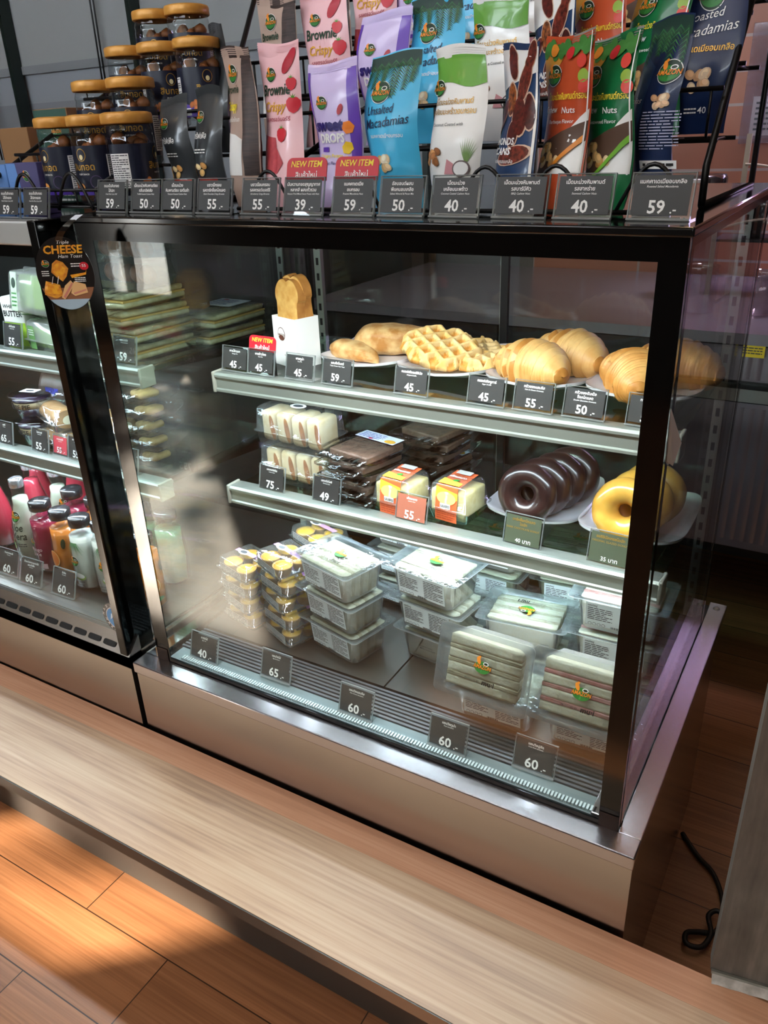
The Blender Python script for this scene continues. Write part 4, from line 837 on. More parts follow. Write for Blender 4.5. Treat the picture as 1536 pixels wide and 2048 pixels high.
def g_cashew(P, base, word, thai, nutc, leafc, stripe):
    b, wp, w, H = P.b, P.wp, P.w, P.H
    b.poly(half(w, [(w/2, .004), (w/2, H*.48), (w*.2, H*.33), (-w*.1, H*.26), (-w*.3, H*.05), (-w*.3, .004)]), F_WHT, wp, h=.0003); b.poly(half(w, [(-w/2, .002), (-w*.1, .002), (w*.5, H*.26), (w*.5, H*.40), (w*.1, H*.33), (-w/2, H*.22)]), mat('dish_'+nutc, '5a4030', .5), wp, h=.0005)
    nuts(b, -.008, H*.16, .012, 10, wp, .0009, ('e0b878', 'cf9a54', 'edd0a0'), 8, 1.5, .75); b.poly(half(w, [(-w*.1, .002), (-w*.02, .002), (w*.5, H*.26), (w*.5, H*.31)]), mat('stripe_'+stripe, stripe, .4), wp, h=.0024)
    b.poly(half(w, [(-w/2, H*.62), (-w*.2, H*.72), (-w*.05, H*.84), (-w/2, H*.9)]), mat('arc_gold', 'd99a34', .4), wp, h=.0004); emblem(b, -.016, H*.72, .026, wp, .0008)
    b.text('เม็ดมะม่วงหิมพานต์กรอบ', .006, H*.55, .0075, YEL, wp, .0008, .015, maxw=w*.78); b.text('Cashew', -.018, H*.46, .0085, INK, wp, .0008, .005, maxw=w*.34, shear=.35); b.text('Nuts', .014, H*.455, .0072, INK, wp, .0008, .01, maxw=w*.26); b.text(word, .002, H*.385, .0045, INK, wp, .0008, .008, maxw=w*.62)
    rd = random.Random(3)
    for k in range(9): x = -w*.42+w*.84*k/8; b.ell(x, H*(.9+.02*math.sin(k*2)), .006, .011, mat('veg_green', '3f7d34', .45), wp, .0008+.0001*k, rd.uniform(-.7, .7), 12)
    for x, y, c in ((.008, .87, 'c62a2e'), (.028, .80, 'd8463a'), (.034, .63, 'd8463a'), (.032, .70, '8fb03a'), (-.02, .9, 'e08a2a')): b.ell(x, H*y, .0065, .008, mat('veg_'+c, c, .35), wp, .0022, .2, 12)
    b.poly(half(w, [(w*.475, .003), (w/2, .003), (w/2, H-.004), (w*.475, H-.004)]), F_WHT, wp, h=.0026)
def g_bbq(P): g_cashew(P, F_ORG, 'Barbeque Flavor', '', 'dark', '', 'e08a2a')
def g_sea(P): g_cashew(P, F_DGR, 'Seaweed Flavor', '', 'green', '', '79b83a')
def g_maca(P):
    b, wp, w, H = P.b, P.wp, P.w, P.H
    palm(b, w, H, wp, 5, 9); emblem(b, .004, H*.72, .03, wp); b.text('Roasted', .0, H*.60, .0085, INK, wp, .0006, 0, maxw=w*.6, shear=.35, rot=.12); b.text('Macadamias', .002, H*.52, .010, INK, wp, .0006, 0, maxw=w*.82, shear=.35, rot=.12); b.text('แมคคาเดเมียอบเกลือ', .002, H*.435, .006, GOLD, wp, .0006, .015, maxw=w*.78)
    nuts(b, .006, H*.29, .011, 9, wp, .0005, ('d8b48e', 'e6cba8', 'c79a70'), 6, 1.1, .8); b.text('40', .016, H*.11, .0065, INK, wp, .0006, .005); b.lines(-.004, .01, H*.105, H*.145, 2, INK, wp, .0006)
def g_macaback(P):
    b, wp, w, H = P.b, P.wp, P.w, P.H
    palm(b, w, H, wp, 5, 9); b.poly(half(w, [(-w/2, .003), (-w*.16, .003), (-w*.10, H*.3), (-w*.08, H*.7), (-w/2, H*.8)]), mat('film_navy', '223f66'), wp, h=.0004); b.text('mias', -w*.28, H*.47, .007, INK, wp, .0009, .005, shear=.35)
    emblem(b, .016, H*.66, .027, wp, .0007); nuts(b, .016, H*.48, .0085, 10, wp, .0007, ('d8b48e', 'e6cba8', 'c79a70'), 6, 1.0, .8)
    b.lines(-.002, .040, H*.16, H*.42, 13, mat('print_lilac', 'b9bcd4', .5), wp, .0007, .35, 2); b.rect(-.002, .038, .006, .016, WHITE, wp, .0007); b.lines(.003, .034, .007, .015, 1, BLK, wp, .0009)
def g_slate(P):
    b, wp, w, H = P.b, P.wp, P.w, P.H
    emblem(b, -.012, H*.70, .018, wp); b.text('ทรัฟเฟิล', -.008, H*.48, .009, INK, wp, .0006, .012, maxw=w*.5); b.lines(-.03, .006, H*.32, H*.38, 2, INK, wp, .0006); nuts(b, -.012, H*.16, .011, 8, wp, .0005, ('d8b06e', 'e6cd9a', 'bf8a48'), 4); b.rect(-w*.3, w*.36, .004, .010, mat('band_red', 'b43a30', .4), wp, .0004)
def g_beige(P):
    b, wp, w, H = P.b, P.wp, P.w, P.H
    b.poly(half(w, [(w*.22, .003), (w/2, .003), (w/2, H-.012), (w*.20, H-.012), (w*.16, H*.6)]), WOODP, wp, h=.0004); emblem(b, -.010, H*.80, .026, wp); b.text('Brownie', -.014, H*.66, .012, mat('script_green', '1d3a26'), wp, .0006, .02, maxw=w*.5, shear=.25); b.text('Crispy', -.018, H*.53, .013, YEL, wp, .0006, .03, maxw=w*.44, shear=.25); b.text('ดาร์กช็อกโกแลต', -.014, H*.44, .006, INK, wp, .0006, .015, maxw=w*.5)
    b.poly(half(w, [(-w/2, .003), (w*.16, .003), (w*.18, H*.3), (-w*.1, H*.34), (-w/2, H*.36)]), F_WHT, wp, h=.0005)
KIND = dict(pink=(F_PINK, g_pink, 'pink strawberry brownie pouch'), lilac=(F_LIL, g_lilac, 'lilac and purple sweet-potato pouch'), blue=(F_BLUE, g_blue, 'sky-blue macadamia pouch with palm fronds'),
            coco=(F_WHT, g_coco, 'white and grass-green coconut cashew pouch'), alm=(F_NAVY, g_almond, 'navy almond and pecan pouch'), bbq=(F_ORG, g_bbq, 'orange-red barbecue cashew pouch'), sea=(F_DGR, g_sea, 'dark green seaweed cashew pouch'),
            maca=(F_MID, g_maca, 'midnight-navy salted macadamia pouch'), macab=(F_MID, g_macaback, 'narrow navy pouch turned to its ingredients side'), slate=(F_SLATE, g_slate, 'slate-grey truffle cashew pouch'), beige=(F_BRN, g_beige, 'beige and wood-print brownie pouch'))
row1 = 'in the front row on the case top'; row2 = 'in the second row of the rack'; row3 = 'at the back of the rack, mostly hidden'
PL = [('slate', .142, .150, .908, -8, .058, .142, row1+', beside the jars', 0), ('slate', .200, .150, .908, -12, .058, .150, row1+', beside the beige pouch', 0), ('beige', .262, .150, .908, -20, .072, .192, row1, 0),
      ('pink', .326, .150, .908, -14, .078, .192, row1, -.02), ('lilac', .418, .135, .908, -8, .076, .165, row1, -.03), ('blue', .497, .140, .908, -9, .077, .168, row1, -.03), ('coco', .580, .140, .908, -16, .076, .168, row1, -.03),
      ('alm', .653, .140, .908, -40, .080, .165, row1, -.03), ('bbq', .704, .145, .908, -36, .081, .170, row1, -.03), ('sea', .750, .150, .908, -36, .078, .166, row1, -.03), ('macab', .797, .160, .908, -34, .060, .176, row1, -.02),
      ('slate', .105, .290, .975, -30, .062, .175, row2+', beside the tallest jars', -.03), ('beige', .222, .290, .978, -14, .084, .195, row2, -.03), ('pink', .303, .292, .978, -10, .084, .195, row2, -.03), ('lilac', .400, .290, .978, -6, .084, .160, row2, -.03), ('blue', .473, .292, .978, -8, .084, .170, row2, -.03),
      ('coco', .566, .292, .978, -10, .084, .165, row2, -.03), ('alm', .632, .292, .978, -34, .080, .165, row2, -.03), ('bbq', .690, .296, .978, -30, .080, .175, row2, -.03), ('sea', .757, .296, .978, -28, .080, .172, row2, -.03), ('maca', .806, .300, .978, -10, .082, .190, row2, -.03),
      ('beige', .232, .415, 1.056, -10, .084, .165, row3, -.03), ('pink', .310, .412, 1.056, -8, .084, .175, row3, -.03), ('lilac', .395, .412, 1.056, -8, .084, .15, row3, -.03), ('blue', .478, .412, 1.056, -8, .084, .16, row3, -.03), ('coco', .560, .412, 1.056, -10, .084, .165, row3, -.03),
      ('alm', .628, .412, 1.056, -20, .080, .16, row3, -.03), ('bbq', .695, .414, 1.056, -22, .080, .165, row3, -.03), ('sea', .760, .414, 1.056, -22, .080, .165, row3, -.03)]
for i, (k, x, y, z, a, w_, H_, where, lean) in enumerate(PL):
    fm, g, nm = KIND[k]
    P = Pouch(f'{nm} {where}', w_, H_, fm, (x, y, z), math.radians(a), back={'pink': F_PINK, 'beige': WOODP, 'bbq': mat('back_grey', '8a8680', .4), 'sea': mat('back_grey', '8a8680', .4)}.get(k, fm), seed=i*1.37, lean=lean, thick=.0165 if z < .95 else .014, remap=k != 'maca')
    g(P); P.done()
# tags along the top edge
G = 'acrylic price tags along the case top'
TT = [(.0835, '59', ('ขนมปั้นสิบทอด', 'ไส้ปลา'), 'Fried Fish Curry Puff', 'in front of the bottom right jar', 0), (.150, '50', ('เม็ดมะม่วงหิมพานต์อบ', 'กลิ่นทรัฟเฟิล'), 'Truffle Roasted Cashew Nuts', 'left of the two reading 50 below the grey pouches', 0), (.208, '50', ('เม็ดมะม่วง', 'หิมพานต์อบ รสต้มยำ'), 'Tomyum Roasted Cashew Nuts', 'right of the two reading 50 below the grey pouches', 0),
      (.272, '55', ('บราวนี่กรอบ', 'รสดาร์กช็อกโกแลต'), 'Dark Chocolate Crispy Brownie', 'in front of the beige pouch', 0), (.347, '55', ('บราวนี่อบกรอบ', 'รสสตรอว์เบอร์รี'), 'Strawberry Crispy Brownie', 'in front of the pink pouch', 0), (.413, '39', ('มันหวานทอดสุญญากาศ', 'หลากสี ผสมถั่วรวม'), 'Vacuum Fried Mixed Sweet Potato with Nuts', 'reading 39 under a red new-item sign', 1),
      (.484, '59', ('แมคคาเดเมีย', 'อบกรอบ'), 'Roasted Macadamia Nuts', 'reading 59 under the right red new-item sign', 1), (.549, '50', ('อัลมอนด์ผสม', 'พีแคนอบเกลือ'), 'Salted Almond & Pecan Mix', 'reading 50 right of the red signs', 0), (.615, '40', ('เม็ดมะม่วง', 'เคลือบมะพร้าว'), 'Coconut Coated Cashew Nuts', 'in front of the white and green pouch', 0),
      (.690, '40', ('เม็ดมะม่วงหิมพานต์', 'รสบาร์บีคิว'), 'BBQ Cashew Nuts', 'in front of the orange-red pouch', 0), (.757, '40', ('เม็ดมะม่วงหิมพานต์', 'รสสาหร่าย'), 'Seaweed Cashew Nuts', 'in front of the dark green pouch', 0), (.832, '59', ('แมคคาเดเมียอบเกลือ',), 'Roasted Salted Macadamia', 'rightmost, at the corner of the case top', 0)]
for x, p, th, en, wh, nw in TT:
    price_tag((x, .06, TZ), p, th, en, f'clear price tag {wh}' if 'reading' in wh else f'clear price tag reading {p}, {wh}', G, rz=math.radians(-2), new=bool(nw))
for x, th, en, wh in ((-.138, ('ขนมปั้นสิบทอด', 'ไส้ไก่หยอง'), 'Fried Chicken Curry Puff', 'left of the pair on the left case'), (-.072, ('ขนมปั้นสิบทอด', 'ไส้ปลาหยอง'), 'Fried Fish Floss Curry Puff', 'right of the pair on the left case, below violet jar')):
    price_tag((x, .052, .897), '59', th, en, f'clear price tag reading 59, {wh}', G, rz=math.radians(-2))
price_tag((-.206, .052, .897), '59', ('ขนมปั้นสิบทอด', 'ไส้เผือก'), 'Fried Taro Curry Puff', 'clear price tag cut by the left edge of the view, on the left case', G, rz=math.radians(-2))
# small boxes on the left case
def carton(label, loc, w_, d_, h_, front, side, rz=0, gfx=None):
    t = thing('snack_carton', label, 'box', loc, rz, 'snack cartons on the left case'); b = MB(); b.rbox(-w_/2, w_/2, -d_/2, d_/2, 0, h_, .001, side); b.build('carton_body', t)
    b = MB(); wp = lambda u, v, h: (u, -d_/2-.0004-h, v); b.rect(-w_/2+.001, w_/2-.001, .001, h_-.001, front, wp)
    if gfx: gfx(b, wp, w_, h_)
    b.build('printed_front', t); return t
C_BLUE, C_VIO, C_GRN, C_BRN = mat('carton_blue', '5f8ecf', .4), mat('carton_violet', '4b4575', .4), mat('carton_green', '1f4a3c', .4), mat('carton_kraft', '8a6238', .6)
def gx_vio(b, wp, w_, h_):
    b.poly([(-w_/2+.001, .001), (-w_*.08, .001), (-w_*.18, h_-.001), (-w_/2+.001, h_-.001)], C_BLUE, wp, h=.0002); emblem(b, w_*.12, h_*.74, .016, wp, .0004); nuts(b, w_*.16, h_*.2, .008, 4, wp, .0004, ('b88a4a', 'd2a45e'), 2)
def gx_blu(b, wp, w_, h_): nuts(b, -w_*.1, h_*.6, .009, 4, wp, .0004, ('d9a84a', 'c8923a'), 2); b.rect(-w_*.3, w_*.3, h_*.1, h_*.3, mat('carton_light', '8fb2e0', .4), wp, .0002)
def gx_grn(b, wp, w_, h_): emblem(b, w_*.12, h_*.78, .026, wp, .0004); b.ell(w_*.12, h_*.32, .008, .010, INK, wp, .0004, n=14); b.ell(-w_*.26, h_*.5, .007, .009, mat('print_lime', '7fae3a', .4), wp, .0004, n=12); b.lines(-w_*.3, w_*.35, h_*.05, h_*.16, 2, INK, wp, .0004)
carton('violet and pale-blue snack carton standing behind the left price tags', (-.168, .13, .897), .075, .03, .076, C_VIO, C_VIO, 0, gx_vio); carton('blue snack carton with yellow nut print at the left edge', (-.252, .135, .897), .075, .03, .074, C_BLUE, C_BLUE, 0, gx_blu)
carton('dark violet snack carton half hidden by the left front jar', (-.118, .24, .897), .05, .03, .07, C_VIO, C_VIO)
carton('tall dark green carton with round emblem at the left edge', (-.228, .262, .897), .085, .05, .155, C_GRN, C_BRN, 0, gx_grn); carton('kraft-brown carton peeping out beside the tall green one', (-.345, .27, .897), .08, .05, .13, C_BRN, C_BRN)
# hanging oval sign
t = thing('hanging_sign', 'oval black sign for cheese ham toast hanging at the corner between the cases', 'sign', (.060, -.020, .834), math.radians(28)); t.scale = (.86, .86, .71)
wp = lambda u, v, h: (u*math.cos(.12), -.001-h+u*math.sin(.12)*0, v)
BKS = mat('sign_black', '15110f', .3)
b = MB(Rz(0)); b.prism([(.047*math.cos(a*PI/24), -(.0+.069*math.sin(a*PI/24))) for a in range(48)], 0, .0008, BKS, Rx(PI/2)); wp = lambda u, v, h: (u, -.0009-h, v)
CHE, TOA, HAM = mat('cheese_gold', 'eeb02c', .4, vary=(120, 'd9831f')), mat('toast_gold', 'e8a436', .45, vary=(140, 'c4701e')), mat('ham_bread', 'dcae74', .5)
pts = [(.047*.985*math.cos(a*PI/24), .069*.985*math.sin(a*PI/24)) for a in range(27, 46)]
b.poly(pts, mat('sign_wood', '8a5a3c', .5), wp, h=.0002); pts = [(.047*.985*math.cos(a*PI/24), .069*.985*math.sin(a*PI/24)) for a in range(30, 43)]; b.poly(pts, mat('sign_pale_blue', '9fb6c4', .5), wp, h=.0004)
b.text('Triple', .006, .056, .006, INK, wp, .0004, 0, shear=.3); b.text('CHEESE', .004, .0385, .0145, CHE, wp, .0004, .03, maxw=.064, shear=.1); b.text('Ham Toast', .014, .030, .0062, INK, wp, .0006, 0, shear=.3, maxw=.04)
b.poly([(-.022, .004), (-.018, .020), (-.010, .027), (.0, .022), (.007, .010), (.002, -.004), (-.006, -.014), (-.014, -.006)], TOA, wp, h=.0006); b.poly([(-.019, .004), (-.015, .017), (-.008, .022), (.002, .010), (-.006, -.009)], CHE, wp, h=.0008)
b.poly([(-.038, -.024), (-.034, -.012), (-.012, -.020), (-.010, -.040), (-.022, -.046), (-.040, -.038)], TOA, wp, h=.0006); b.poly([(-.035, -.024), (-.032, -.016), (-.015, -.022), (-.014, -.038), (-.033, -.036)], CHE, wp, h=.0008)
for x in (-.021, -.012): b.poly([(x, -.004), (x+.001, -.004), (x-.003, -.018), (x-.004, -.018)], INK, wp, h=.0007)
b.poly([(-.013, -.044), (-.004, -.022), (.007, -.012), (.012, -.020), (.0, -.038), (-.008, -.048)], HAM, wp, h=.0010); b.poly([(.004, -.036), (.012, -.014), (.030, -.020), (.032, -.036), (.01, -.042)], HAM, wp, h=.0009); b.poly([(.008, -.036), (.030, -.029), (.030, -.032), (.009, -.039)], mat('ham_pink', 'c9806c', .5), wp, h=.0011); b.poly([(-.01, -.043), (.008, -.016), (.010, -.018), (-.007, -.046)], mat('ham_pink', 'c9806c'), wp, h=.0012)
b.ell(.033, .014, .0075, .0075, RED, wp, .0006, n=20); b.text('55', .033, .0125, .005, INK, wp, .0008, .01); b.poly([(.008, -.002), (.034, .002), (.036, .008), (.034, -.002), (.010, -.008)], CHE, wp, h=.0006); b.lines(.012, .028, .012, .021, 2, INK, wp, .0006); b.lines(.014, .032, -.016, -.006, 3, INK, wp, .0006); b.lines(-.038, -.026, -.004, .008, 3, INK, wp, .0006); emblem(b, -.029, .020, .013, wp, .0006)
b.build('sign_board', t); b = MB(); b.grid(lambda u, v: (.0+.012*(u-.5)+.022*v+.02*v*v, -.002-.008*math.sin(PI*v), .06+.047*v), 4, 14, thin('sign_strip_clear', 'c9c4c0', 2.2)); b.build('clear_strip', t)

# ================================================================== RIGHT CASE: TOP SHELF
S1, S2, DK = .620, .403, .1475
CREAM = 'e0b97c'
def tone(name, h1, h2, sc=40, rough=.55, b=(90, .4), sss=.0): return mat(name, h1, rough, vary=(sc, h2), bump=b, sss=sss)
CRUST = tone('croissant_crust', 'eac482', 'd8a25a', 30, .42); CRUSTD = tone('croissant_crust_deep', 'e3b068', 'c08038', 30, .42)
PIE = tone('puff_pastry', 'e8c488', 'b9803f', 45, .5, (90, .9)); WAF = tone('waffle_gold', 'f0d296', 'e4b96a', 60, .5); WAFD = tone('waffle_pocket', 'dba24c', 'c98a38', 60, .5)
TOAST = tone('toast_face', 'dcae62', 'c08a3c', 60, .7); TOASTC = tone('toast_crust', 'b9803c', '9a6228', 40, .6)
pl1 = plate('white plate under the puff pies on the top shelf', (.270, .462, S1), math.radians(6), .165, .21)
for x, rz, lb in ((.428, 4, 'white plate under the golden waffles on the top shelf'), (.592, 2, 'white plate under the middle pair of croissants on the top shelf'), (.757, 0, 'white plate under the right-hand croissants on the top shelf')): dup(pl1, (x, .462, S1), math.radians(rz), lb)
PZ = S1+.008
def pie(label, loc, rz, L, W, Hh, seed):
    b = MB()
    def fn(u, v):
        t_ = v*2-1; a = 2*PI*u; wv = W*(1-abs(t_)**3)**.5*(.62+.38*(1-t_)/2)+.001; c, s_ = math.cos(a), math.sin(a)
        x = t_*L/2; y = wv/2*math.copysign(abs(c)**.8, c); z = Hh*(.5+.5*math.copysign(abs(s_)**.7, s_))*(1-abs(t_)**4)**.5*(.7+.3*(1-t_)/2)
        n_ = noise.noise((x*40+seed, y*60, z*60)); rg = .0012*math.sin(z*900+n_*4)*(abs(c)**2)
        return (x+n_*.002, y+rg*math.copysign(1, c)+n_*.002, max(0, z+n_*.002))
    b.grid(fn, 40, 40, PIE, wrap=True, flip=True); o = b.build('puff_pie', None, loc, (0, 0, rz)); return tag(o, label, 'pastry', 'puff pies on the top shelf')
pie('small puff pie with a dark filling hole, left front of its plate', (.245, .415, PZ), math.radians(-14), .115, .055, .036, 1)
pie('large long puff pie lying behind the small one', (.300, .485, PZ), math.radians(24), .18, .088, .06, 5)
# toast in paper sleeve
t = thing('toast_sleeve', 'white paper sleeve holding two toast slices at the left end of the top shelf', 'paper sleeve', (.150, .372, S1), math.radians(-18)); b = MB()
pt_ = [(-.034, -.026), (.034, -.026), (.034, .026), (-.034, .026)]
for (x0, y0), (x1, y1) in zip(pt_, pt_[1:]+pt_[:1]):
    dx, dy = x1-x0, y1-y0; l = math.hypot(dx, dy); nx, ny = dy/l*.0008, -dx/l*.0008
    b.add([(x0, y0, .001), (x1, y1, .001), (x1, y1, .088), (x0, y0, .088), (x0-nx, y0-ny, .001), (x1-nx, y1-ny, .001), (x1-nx, y1-ny, .088), (x0-nx, y0-ny, .088)], [(0, 1, 2, 3), (5, 4, 7, 6), (3, 2, 6, 7), (0, 4, 5, 1)], WHITE)
b.box(-.034, .034, -.026, .026, .0005, .0012, WHITE); b.build('sleeve_box', t)
b = MB(); wp = lambda u, v, h: (u, -.0265-h, v); b.ell(-.008, .058, .011, .012, mat('logo_brown', '6a3a2c', .5), wp, 0, n=22); b.ell(-.008, .058, .0098, .0108, WHITE, wp, .0003, n=22); b.ell(-.008, .052, .008, .0045, mat('logo_brown', '6a3a2c'), wp, .0005, n=14); b.text('AMAZON', -.008, .055, .0038, mat('logo_brown', '6a3a2c'), wp, .0006, .02, maxw=.021); b.text('HAM TOAST', .01, .02, .003, mat('logo_brown', '6a3a2c'), wp, .0005, .01); b.build('printed_logo', t)
for k, (y, dz, tl, lb) in enumerate(((-.010, .0, -3, 'front toast slice with crust edges standing in the white paper sleeve'), (.012, .006, 3, 'rear toast slice standing behind the front one in the sleeve'))):
    pr = [(-.029, 0), (.029, 0), (.030, .07), (.034, .082), (.033, .098), (.022, .112), (.008, .116), (0, .112), (-.008, .116), (-.022, .112), (-.033, .098), (-.034, .082), (-.030, .07)]
    P2 = [(q.x, q.y) for q in smooth_pts([(x, z, 0) for x, z in pr]+[(pr[0][0], pr[0][1], 0)], 4)][:-1]
    tl_ = thing('toast_slice', lb, 'toast', (.150, .372, S1+.036+dz), math.radians(-18), 'toast slices in the paper sleeve'); M_ = T(0, y, 0) @ Rx(math.radians(90+tl))
    b = MB(); n_ = len(P2); v = [(x, z, -.0085) for x, z in P2]+[(x, z, .0085) for x, z in P2]; b.add(v, [(i, (i+1) % n_, (i+1) % n_+n_, i+n_) for i in range(n_)], TOASTC, True, M_); b.build('crust', tl_)
    b = MB()
    for zz in (-.0088, .0088): b.add([(x*.985, z*.985+.0005, zz) for x, z in P2], [list(range(n_)) if zz > 0 else list(range(n_))[::-1]], TOAST, False, M_)
    b.add([(x*.985, z*.985+.0005, -.0087) for x, z in P2]+[(x*.985, z*.985+.0005, .0087) for x, z in P2], [(i, (i+1) % n_, (i+1) % n_+n_, i+n_) for i in range(n_)], TOAST, True, M_); b.build('crumb', tl_)
# waffles: grid-pressed ovals
def waffle(label, loc, rz, rx, ry, seed, tilt=(0, 0)):
    b = MB(); N_ = 90; P_ = .0225; v = []; f = []; idx = {}
    def top(x, y):
        u_, w_ = (x*.77+y*.64)/P_, (-x*.64+y*.77)/P_; q = min(abs((u_ % 1)-.5)*2, 1), min(abs((w_ % 1)-.5)*2, 1); rid = max(q); e = 1/(1+math.exp((.62-rid)*16)); return .007+.0125*e
    for j in range(N_+1):
        for i in range(N_+1):
            x, y = (i/N_*2-1)*rx*1.02, (j/N_*2-1)*ry*1.02; a = math.atan2(y/ry, x/rx); rr = math.hypot(x/rx, y/ry); edge = 1+.10*noise.noise((math.cos(a)*1.6+seed, math.sin(a)*1.6, seed))+.03*math.cos(a*11)
            if rr <= edge: idx[i, j] = len(v); d = min(1, (edge-rr)*7); v.append((x, y, .004+top(x, y)*(d**.5)+.006*noise.noise((x*15, y*15, seed))))
    nb = len(v)
    for j in range(N_):
        for i in range(N_):
            q = [(i, j), (i+1, j), (i+1, j+1), (i, j+1)]
            if all(k in idx for k in q): f.append([idx[k] for k in q])
    v2 = v+[(x*.97, y*.97, .0005) for x, y, z in v]; f2 = f+[[k+nb for k in q[::-1]] for q in f]; ec = {}
    for q in f:
        for a_, b_ in zip(q, q[1:]+q[:1]):
            ec[(a_, b_)] = 1
    for (a_, b_) in ec:
        if (b_, a_) not in ec: f2.append([b_, a_, a_+nb, b_+nb])
    hi = lambda q: sum(top(v2[k][0], v2[k][1]) for k in q)/len(q) > .0125
    fa = [q for q in f2 if hi(q)]; fb = [q for q in f2 if not hi(q)]; k0 = len(b.v); b.add(v2, fa, WAF, True); mi = b.m(WAFD)
    for q in fb: b.f.append([k0+i for i in q]); b.mi.append(mi); b.sm.append(True)
    o = b.build('waffle', None, loc, (tilt[0], tilt[1], rz)); return tag(o, label, 'waffle', 'waffles on the top shelf')
waffle('front golden waffle with deep square pockets leaning on the others', (.412, .425, PZ+.027), math.radians(20), .070, .052, 2, (math.radians(24), math.radians(8)))
waffle('rear golden waffle under the front one, showing behind it', (.437, .500, PZ+.004), math.radians(-10), .072, .046, 7, (math.radians(4), 0))
waffle('small waffle end poking out right of the front waffle', (.487, .430, PZ+.004), math.radians(35), .040, .026, 11)
croissant('front croissant of the middle plate, nearest the price tags', (.592, .405, PZ), math.radians(-24), .15, .042, CRUST, 1); croissant('rear croissant of the middle plate, partly behind the front one', (.624, .492, PZ), math.radians(-24), .152, .042, CRUST, 4)
croissant('browner croissant left on the right-hand plate beside the black post', (.748, .400, PZ), math.radians(-58), .140, .042, CRUSTD, 8); o = croissant('croissant behind the black post, seen through the side glass', (.792, .488, PZ), math.radians(-14), .155, .042, CRUSTD, 12)
G1 = 'acrylic price tags on the top shelf'; RZ = S1+.0055; A2 = math.radians(-3)
for x, p, th, en, wh, nw in ((.088, '45', ('พายไส้กรอก',), 'Sausage Pie', 'first from the left end of the top shelf', 0), (.145, '45', ('พายข้าวโพด',), 'Corn Pie', 'under the red new-item sign inside the case', 1), (.228, '45', ('พายทูน่า',), 'Tuna Pie', 'in front of the paper sleeve on the top shelf', 0), (.303, '59', ('แฮมชีสโทสต์',), 'Triple Cheese Ham Toast', 'in front of the small puff pie', 0),
                             (.440, '45', ('ครอฟเฟิลออริจินัล',), 'Original Croffle', 'in front of the waffles', 0), (.565, '45', ('ครอฟเฟิลชูการ์',), 'Sugar Croffle', 'between the waffles and the front croissant', 0), (.638, '55', ('ครัวซองแฮมชีส',), 'Ham & Cheese Croissant', 'in front of the middle croissant plate', 0), (.712, '50', ('ครัวซองดับเบิ้ล', 'ช็อกโกแลต'), 'Double Chocolate Croissant', 'left of the black post on the top shelf', 0), (.800, '55', ('กาแฟครัวซอง',), 'Coffee Croissant', 'half hidden by the right black post', 0)):
    price_tag((x, .268, RZ), p, th, en, f'clear price tag reading {p}, {wh}', G1, A2, w=.061, new=bool(nw), tilt=math.radians(12))

# ================================================================== RIGHT CASE: MIDDLE SHELF
BUN = tone('cream_bun', 'e8d3ae', 'd8b988', 30, .6); BUNF = tone('bun_filling', 'b8763a', '9a5a28', 50, .4)
def bun_box(label, loc, rz):
    t = thing('bun_box', label, 'food box', loc, rz, 'clear boxes of cream buns on the middle shelf'); b = MB(); clam_box(b, .158, .075, .072, PETB, .0, .95); b.build('clear_box', t)
    for k in range(4):
        b = MB(); x = -.055+.0365*k; b.rbox(x-.0165, x+.0165, -.028, .028, .004, .062, .008, BUN, seg=3); bn = b.build('cream_bun', t)
        b = MB(); b.ell(x+.012, .032, .006, .024, BUNF, lambda u, v, h: (u, -.0284-h, v), .0, .15, 16); b.build('filling', bn)
    b = MB(); b.ell(0, 0, .017, .012, WHITE, lambda u, v, h: (u, v, .0726+h), 0, n=20); b.ell(0, 0, .011, .007, GREY, lambda u, v, h: (u, v, .0726+h), .0003, n=16); b.build('lid_sticker', t); return t
bb = bun_box('lower clear box of cream buns at the left of the middle shelf', (.163, .345, S2), math.radians(-4)); dup(bb, (.161, .345, S2+.0735), math.radians(-5), 'upper clear box of cream buns stacked on the lower one')
BROW = tone('brownie_dark', '5e4638', '78594a', 60, .55)
def brownie_pack(label, loc, rz):
    t = thing('brownie_pack', label, 'brownie pack', loc, rz, 'bagged brownies on the middle shelf'); b = MB(); b.rbox(-.046, .046, -.048, .048, .002, .0155, .003, BROW); b.build('brownie', t)
    b = MB(); crinkle_bag(b, .108, .104, .0185, FILM, 3, .022); b.build('clear_bag', t)
    b = MB(); wp = lambda u, v, h: (u, v, .0198+h); b.rect(-.046, .046, .018, .050, mat('label_white_blue', 'd5dcee', .5), wp, 0); b.lines(-.042, .012, .022, .046, 4, mat('label_blue', '3a4f9a', .5), wp, .0003); b.ell(.032, .027, .012, .008, mat('label_gold', 'd9a83a', .5), wp, .0003, n=14); b.ell(-.01, .022, .005, .003, RED, wp, .0003, n=10); b.build('label', t); return t
br = brownie_pack('bagged brownie on top of the front stack, white-blue label facing up', (.305, .345, S2+.0775), math.radians(-12))
for k in range(4): dup(br, (.302+.004*math.sin(k*2), .348+.003*math.cos(k*3), S2+.0004+.0193*k), math.radians(-12+(5, -4, 6, -3)[k]), f'bagged brownie {("at the bottom", "second from the bottom", "in the middle", "second from the top")[k]} of the front brownie stack')
for k in range(5): dup(br, (.372+.003*math.sin(k*3), .490+.003*math.cos(k*2), S2+.0004+.0193*k), math.radians(-10+(4, -6, 3, 7, -4)[k]), f'bagged brownie {("at the bottom", "second from the bottom", "in the middle", "second from the top", "on top")[k]} of the rear brownie stack')
SPON = tone('sponge_yellow', 'e9d69a', 'dcc27a', 80, .7); LEMO = mat('label_orange', 'e2683a', .45); LEMY = mat('label_yellow', 'f2d53a', .45)
